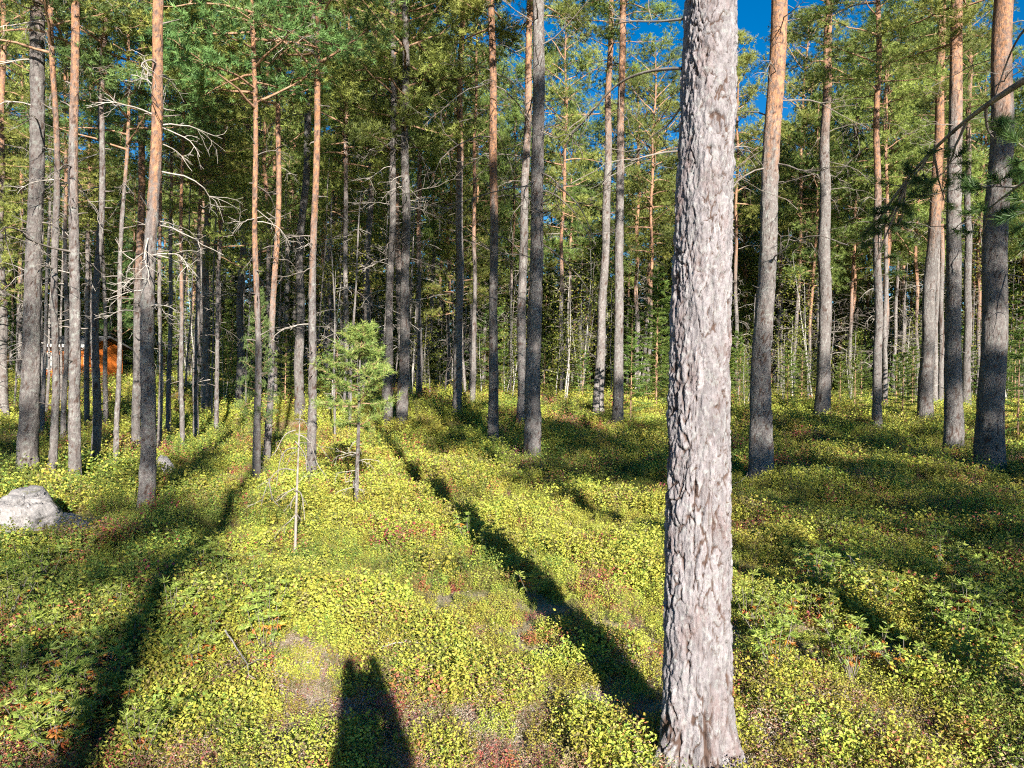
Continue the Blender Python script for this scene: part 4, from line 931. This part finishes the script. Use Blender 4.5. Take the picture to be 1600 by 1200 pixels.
def cushion(seed, stems, per, h0, ll, ww, cols, wts, R=.10, narrow=False, low=False):
    """one little cushion of heath, leaves only: a dozen kinds of these cover the floor"""
    rng = np.random.default_rng(seed); r = R * np.sqrt(rng.uniform(0, 1, stems)); az = rng.uniform(0, 6.28, stems); x = r * np.cos(az); y = r * np.sin(az)
    hgt = h0 * (1.05 - .55 * (r / R) ** 2) * rng.uniform(.7, 1.2, stems); ax = np.stack([x / R * .35, y / R * .35, np.ones(stems)], -1) + rng.normal(size=(stems, 3)) * .15; ax /= np.linalg.norm(ax, axis=1)[:, None]
    i = np.repeat(np.arange(stems), per); t = np.tile(np.linspace(.2, 1, per), stems) + rng.uniform(-.05, .05, stems * per)
    B = np.stack([x, y, np.zeros(stems)], -1)[i] + ax[i] * (hgt[i] * t)[:, None] + rng.normal(size=(stems * per, 3)) * .006
    a = rng.uniform(0, 6.28, len(i)); el = rng.uniform(.2, 1.2, len(i)) if narrow else rng.uniform(-.1, .9, len(i)); D = np.stack([np.cos(a) * np.cos(el), np.sin(a) * np.cos(el), np.sin(el)], -1)
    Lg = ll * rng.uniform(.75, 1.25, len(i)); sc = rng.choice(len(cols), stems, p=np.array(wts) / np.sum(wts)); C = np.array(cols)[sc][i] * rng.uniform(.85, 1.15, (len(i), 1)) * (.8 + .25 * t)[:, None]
    V, Cc = leaves_mesh('', B, D, Lg, Lg * ww, C, rng)
    s = rng.uniform(0, 1, stems) < .4; p = np.stack([x, y, np.full(stems, -.03)], -1)[s]; q = p + ax[s] * (hgt[s] * .9)[:, None]; w = np.cross(ax[s], rand_unit(int(s.sum()), rng)) * .0018
    V = np.vstack([V, np.stack([p - w, p + w, q + w * .6, q - w * .6], 1).reshape(-1, 3)]); Cc = np.vstack([Cc, np.tile((.18, .12, .08), (4 * len(p), 1))])
    o = bpy.data.objects.new(f'heath_cushion', mesh_np('heath_cushion', V, np.arange(len(V)).reshape(-1, 4), {'col': Cc}, False, [M_HEATH])); return o
M_HEATH = leaf_material('heath_cushions', 0.30, rough=0.5, spec=0.2, vary=0.22)
def heath():
    cP = np.array((.42, .22, .20)); cGr = np.array((.44, .39, .34)); cDk = np.array((.10, .145, .035)); cY = np.array((.385, .385, .060)); cL = np.array((.400, .430, .078)); cG = np.array((.175, .235, .045)); cO = np.array((.25, .225, .085))
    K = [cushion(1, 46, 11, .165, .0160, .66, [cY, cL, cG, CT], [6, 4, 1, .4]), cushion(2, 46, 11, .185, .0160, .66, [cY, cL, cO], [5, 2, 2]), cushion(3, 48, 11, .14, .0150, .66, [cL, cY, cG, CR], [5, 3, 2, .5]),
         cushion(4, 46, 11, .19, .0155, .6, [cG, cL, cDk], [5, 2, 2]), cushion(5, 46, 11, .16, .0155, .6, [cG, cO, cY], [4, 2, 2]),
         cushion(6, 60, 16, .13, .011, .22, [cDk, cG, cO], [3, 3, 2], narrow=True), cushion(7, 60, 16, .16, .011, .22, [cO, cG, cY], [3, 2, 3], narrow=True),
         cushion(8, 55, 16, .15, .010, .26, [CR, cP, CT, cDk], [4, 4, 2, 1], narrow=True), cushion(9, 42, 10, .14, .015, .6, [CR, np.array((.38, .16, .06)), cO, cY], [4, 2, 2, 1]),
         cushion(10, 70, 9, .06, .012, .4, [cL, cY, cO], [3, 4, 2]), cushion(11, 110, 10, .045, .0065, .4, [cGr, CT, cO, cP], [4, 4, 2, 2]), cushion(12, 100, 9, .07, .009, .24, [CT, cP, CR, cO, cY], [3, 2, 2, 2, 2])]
    pc = bpy.data.collections.new('heath_cushions')                       # prototypes only; not linked into the scene
    for k, o in enumerate(K): o.name = f'cushion_{k:02d}'; pc.objects.link(o)
    rng = np.random.default_rng(3); XS = []; KS = []; SS = []
    y0 = 1.8
    while y0 < 64:
        y1 = min(64, y0 * 1.10); ym = (y0 + y1) / 2; k = max(1.0, ym / 6.0); sc = k ** .62; wid = 1.46 * ym + 3.4
        n = int((92 + 44 * (ym < 5.2)) / sc ** 2 / k ** .25 * wid * (y1 - y0)); x = rng.uniform(-wid / 2, wid / 2, n); y = rng.uniform(y0, y1, n)
        a = fbm(x * .5 + 11, y * .5 + 4, 21, 3); b = fbm(x * 1.2 + 2, y * 1.2, 31, 3); c = fbm(x * .8 + 40, y * .8 + 9, 41, 2); g = vnoise(x * 2.1 + 5, y * 2.1, 51)
        near = smooth((5.3 - y) / 1.9); left = smooth((-x - .4 * y + .4) / 1.5) * smooth((13 - y) / 3); right = smooth((x - .55 * y + .4) / 1.5) * smooth((9 - y) / 3); tall = np.maximum(left, right)
        keep = rng.uniform(0, 1, n) < np.full(n, 1.1)
        for rx, ry, rr in ROCKS: keep &= np.hypot(x - rx, (y - ry + .12) * .8) > rr * .95
        keep &= np.hypot(x - FGX, y - FGY) > .19 + .1 * rng.uniform(0, 1, n)
        u = rng.uniform(0, 1, n); q = a + (rng.uniform(0, 1, n) - .5) * .25
        kind = np.where(q > .46, rng.integers(0, 3, n), np.where(q > .36, rng.integers(1, 5, n), rng.integers(3, 7, n)))
        kind = np.where(u < .14, rng.integers(5, 7, n), kind); kind = np.where((u > .14) & (u < .21), 9, kind); kind = np.where((u > .21) & (u < .26), 8, kind); kind = np.where((u > .26) & (u < .31), 11, kind)
        kind = np.where((tall > .5) & (u > .55), rng.integers(3, 6, n), kind)
        red = smooth((c - .53 + .05 * near) / .10) * (.20 + .70 * near * (1 - .5 * tall) + .25 * right); kind = np.where(rng.uniform(0, 1, n) < red, rng.integers(7, 9, n), kind)
        kind = np.where(rng.uniform(0, 1, n) < .03 + .40 * near * (.5 + .8 * (b > .50)), np.where(rng.uniform(0, 1, n) < .6, 10, 11), kind)
        s = sc * rng.uniform(.7, 1.25, n) * (.50 + .22 * near + (.95 - .3 * near) * smooth((g - .2) / .6)) * np.where(kind >= 9, 1.1 + .2 * near, 1 - .2 * near) * (1 + .25 * tall)
        XS.append(np.stack([x, y, terrain(x, y) - .01], -1)[keep]); KS.append(kind[keep]); SS.append(s[keep]); y0 = y1
    P = np.vstack(XS); kd = np.concatenate(KS).astype(np.int32); s = np.concatenate(SS); n = len(P)
    m = bpy.data.meshes.new('heath'); m.vertices.add(n); m.vertices.foreach_set('co', P.astype(np.float32).ravel())
    at = m.attributes.new('kind_index', 'INT', 'POINT'); at.data.foreach_set('value', kd)
    at = m.attributes.new('size', 'FLOAT', 'POINT'); at.data.foreach_set('value', s.astype(np.float32))
    ro = np.stack([rng.normal(size=n) * .12, rng.normal(size=n) * .12, rng.uniform(0, 6.28, n)], -1).astype(np.float32)
    at = m.attributes.new('turn', 'FLOAT_VECTOR', 'POINT'); at.data.foreach_set('vector', ro.ravel())
    o = link('heath', m); tag(o, 'yellow-green low shrub heath covering the forest floor', 'heath', None, 'stuff')
    ng = bpy.data.node_groups.new('heath_scatter', 'GeometryNodeTree'); N = ng.nodes; L = ng.links
    ng.interface.new_socket('Geometry', in_out='INPUT', socket_type='NodeSocketGeometry'); ng.interface.new_socket('Geometry', in_out='OUTPUT', socket_type='NodeSocketGeometry')
    gi = N.new('NodeGroupInput'); go = N.new('NodeGroupOutput'); ci = N.new('GeometryNodeCollectionInfo'); ci.inputs['Collection'].default_value = pc; ci.inputs['Separate Children'].default_value = True; ci.inputs['Reset Children'].default_value = True
    ip = N.new('GeometryNodeInstanceOnPoints'); ip.inputs['Pick Instance'].default_value = True
    def attr(name, t):
        q = N.new('GeometryNodeInputNamedAttribute'); q.data_type = t; q.inputs['Name'].default_value = name; return [z for z in q.outputs if z.enabled and z.name == 'Attribute'][0]
    L.new(gi.outputs[0], ip.inputs['Points']); L.new(ci.outputs[0], ip.inputs['Instance']); L.new(attr('kind_index', 'INT'), ip.inputs['Instance Index'])
    e2r = N.new('FunctionNodeEulerToRotation'); L.new(attr('turn', 'FLOAT_VECTOR'), e2r.inputs[0]); L.new(e2r.outputs[0], ip.inputs['Rotation'])
    L.new(attr('size', 'FLOAT'), ip.inputs['Scale']); L.new(ip.outputs[0], go.inputs[0])
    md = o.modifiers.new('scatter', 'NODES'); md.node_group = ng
    # pale lichen and dry litter scraps on the trodden strip
    n = 42000; y = 2.0 + 3.4 * rng.uniform(0, 1, n) ** .9; x = rng.uniform(-.75, .75, n) * (y + 1.5); keep = fbm(x * 1.3 + 2, y * 1.3, 31, 3) > .36; x = x[keep]; y = y[keep]; n = len(x)
    az = rng.uniform(0, 6.28, n); el = rng.uniform(-.1, .6, n); D = np.stack([np.cos(az) * np.cos(el), np.sin(az) * np.cos(el), np.sin(el)], -1); Lg = rng.uniform(.006, .024, n)
    pal = np.array([(.40, .34, .28), (.44, .39, .34), (.36, .25, .16), (.44, .34, .24), (.30, .13, .09), (.48, .42, .38), (.30, .33, .06)]); C = pal[rng.integers(0, 7, n)] * rng.uniform(.8, 1.15, (n, 1))
    V, C = leaves_mesh('', np.stack([x, y, terrain(x, y) + rng.uniform(.0, .03, n)], -1), D, Lg, Lg * rng.uniform(.12, .5, n), C, rng)
    tag(link('litter', mesh_np('litter', V, np.arange(len(V)).reshape(-1, 4), {'col': C}, False, [M_LEAF])), 'pale dry litter scattered over the nearest ground', 'litter', None, 'stuff')
heath()

# ------------------------------------------------------------------ taller narrow-leaved shrubs that stand out one by one
def ledum_proto(seed, H, warm):
    rng = np.random.default_rng(seed); mb = MB(); B = []; D = []; Lg = []; C = []
    for k in range(9):
        az = rng.uniform(0, 6.28); tip = curve_pts((0, 0, -.02), (math.cos(az) * .35, math.sin(az) * .35, 1), H * rng.uniform(.7, 1.1), 6, rng, -.1, .25); mb.tube(tip, np.linspace(.0026, .0015, 6), 4)
        for lev, nL, ll, el0 in ((5, 9, .036, .7), (5, 9, .042, .15), (4, 8, .042, -.35), (3, 5, .036, -.8)):
            orange = lev <= 4 and rng.uniform() < warm
            for q in range(nL):
                a = rng.uniform(0, 6.28); e = el0 + rng.uniform(-.25, .25); B.append(tip[lev] + rng.normal(size=3) * .004); D.append((math.cos(a) * math.cos(e), math.sin(a) * math.cos(e), math.sin(e))); Lg.append(ll * rng.uniform(.75, 1.2))
                C.append((CX if rng.uniform() < .6 else np.array((.50, .26, .04))) if orange else (np.array((.21, .28, .055)) if lev < 5 or rng.uniform() < .4 else np.array((.33, .39, .085))))
    B = np.array(B); D = np.array(D); Lg = np.array(Lg); V, Cc = leaves_mesh('', B, D, Lg, Lg * .24, np.array(C) * rng.uniform(.8, 1.2, (len(B), 1)), rng)
    return mb.mesh('shrub_stems', [M_DEADWOOD]), mesh_np('shrub_leaves', V, np.arange(len(V)).reshape(-1, 4), {'col': Cc}, False, [M_LEAF2])
def shrubs():
    rs = random.Random(8); P = [ledum_proto(80 + k, .24 + .05 * (k % 3), (.15, .4, .1, .8, .3)[k]) for k in range(5)]
    spots = []
    for k in range(52): spots.append((rs.uniform(0, 330), rs.uniform(875, 1190)))
    for k in range(16): spots.append((rs.uniform(250, 420), rs.uniform(880, 1050)))
    for k in range(52): spots.append((rs.uniform(1170, 1600), rs.uniform(840, 1060)))
    for k in range(10): spots.append((rs.uniform(700, 860), rs.uniform(800, 960)))
    for k, (px, py) in enumerate(spots):
        x, y = ground_at(px, py, 0.05); st, lv = P[k % 5]
        r = empty('narrow_leaved_shrub', (x, y, float(terrain(x, y))), rs.uniform(0, 6.28)); s = rs.uniform(.7, 1.15); r.scale = (s, s, s)
        side = 'left' if px < 600 else ('right' if px > 1100 else 'middle')
        tag(r, f'upright narrow-leaved shrub tinted orange among the heath, {side} foreground', 'shrub', f'narrow-leaved shrubs, {side} foreground')
        link('stem', st, r); link('foliage', lv, r)['kind'] = 'stuff'
shrubs()

# ------------------------------------------------------------------ the photographer, whose shadow falls into the foreground
def photographer():
    x, y = 0.38, -0.42; z = float(terrain(x, y)); root = empty('person', (x, y, z), math.radians(13)); tag(root, 'person in dark jacket standing at the viewpoint with both arms raised', 'person')
    J = {'pel': (0, 0, .95), 'spi': (0, .01, 1.15), 'che': (0, .0, 1.34), 'nek': (0, .01, 1.48), 'hed': (0, .03, 1.60), 'top': (0, .03, 1.74),
         'sl': (-.125, 0, 1.41), 'el': (-.11, .20, 1.36), 'wl': (-.075, .30, 1.58), 'hl': (-.05, .30, 1.70), 'sr': (.125, 0, 1.41), 'er': (.11, .20, 1.36), 'wr': (.075, .30, 1.58), 'hr': (.05, .30, 1.70),
         'pl': (-.09, 0, .90), 'kl': (-.10, .03, .50), 'al': (-.10, -.02, .09), 'tl': (-.10, .14, .04), 'pr': (.09, 0, .90), 'kr': (.10, .03, .50), 'ar': (.10, -.02, .09), 'tr': (.10, .14, .04)}
    R = {'pel': .125, 'spi': .115, 'che': .12, 'nek': .055, 'hed': .085, 'top': .07, 'sl': .065, 'el': .05, 'wl': .035, 'hl': .04, 'sr': .065, 'er': .05, 'wr': .035, 'hr': .04, 'pl': .10, 'kl': .065, 'al': .045, 'tl': .04, 'pr': .10, 'kr': .065, 'ar': .045, 'tr': .04}
    E = [('pel', 'spi'), ('spi', 'che'), ('che', 'nek'), ('nek', 'hed'), ('hed', 'top'), ('che', 'sl'), ('sl', 'el'), ('el', 'wl'), ('wl', 'hl'), ('che', 'sr'), ('sr', 'er'), ('er', 'wr'), ('wr', 'hr'), ('pel', 'pl'), ('pl', 'kl'), ('kl', 'al'), ('al', 'tl'), ('pel', 'pr'), ('pr', 'kr'), ('kr', 'ar'), ('ar', 'tr')]
    ks = list(J); m = bpy.data.meshes.new('body'); m.from_pydata([J[k] for k in ks], [(ks.index(a), ks.index(b)) for a, b in E], [])
    o = link('body', m, root); md = o.modifiers.new('skin', 'SKIN'); md.use_smooth_shade = True
    sk = m.skin_vertices[0].data if m.skin_vertices else None
    if sk is None:
        bpy.context.view_layer.objects.active = o; m.update()
        import bmesh
        bm = bmesh.new(); bm.from_mesh(m); bm.verts.layers.skin.verify(); bm.to_mesh(m); bm.free(); sk = m.skin_vertices[0].data
    for k, v in zip(ks, sk): v.radius = (R[k], R[k]); v.use_root = (k == 'pel')
    o.modifiers.new('sub', 'SUBSURF').render_levels = 2
    m.materials.append(plain_material('dark_clothes', (.03, .035, .05), (.06, .065, .08), 20))
photographer()
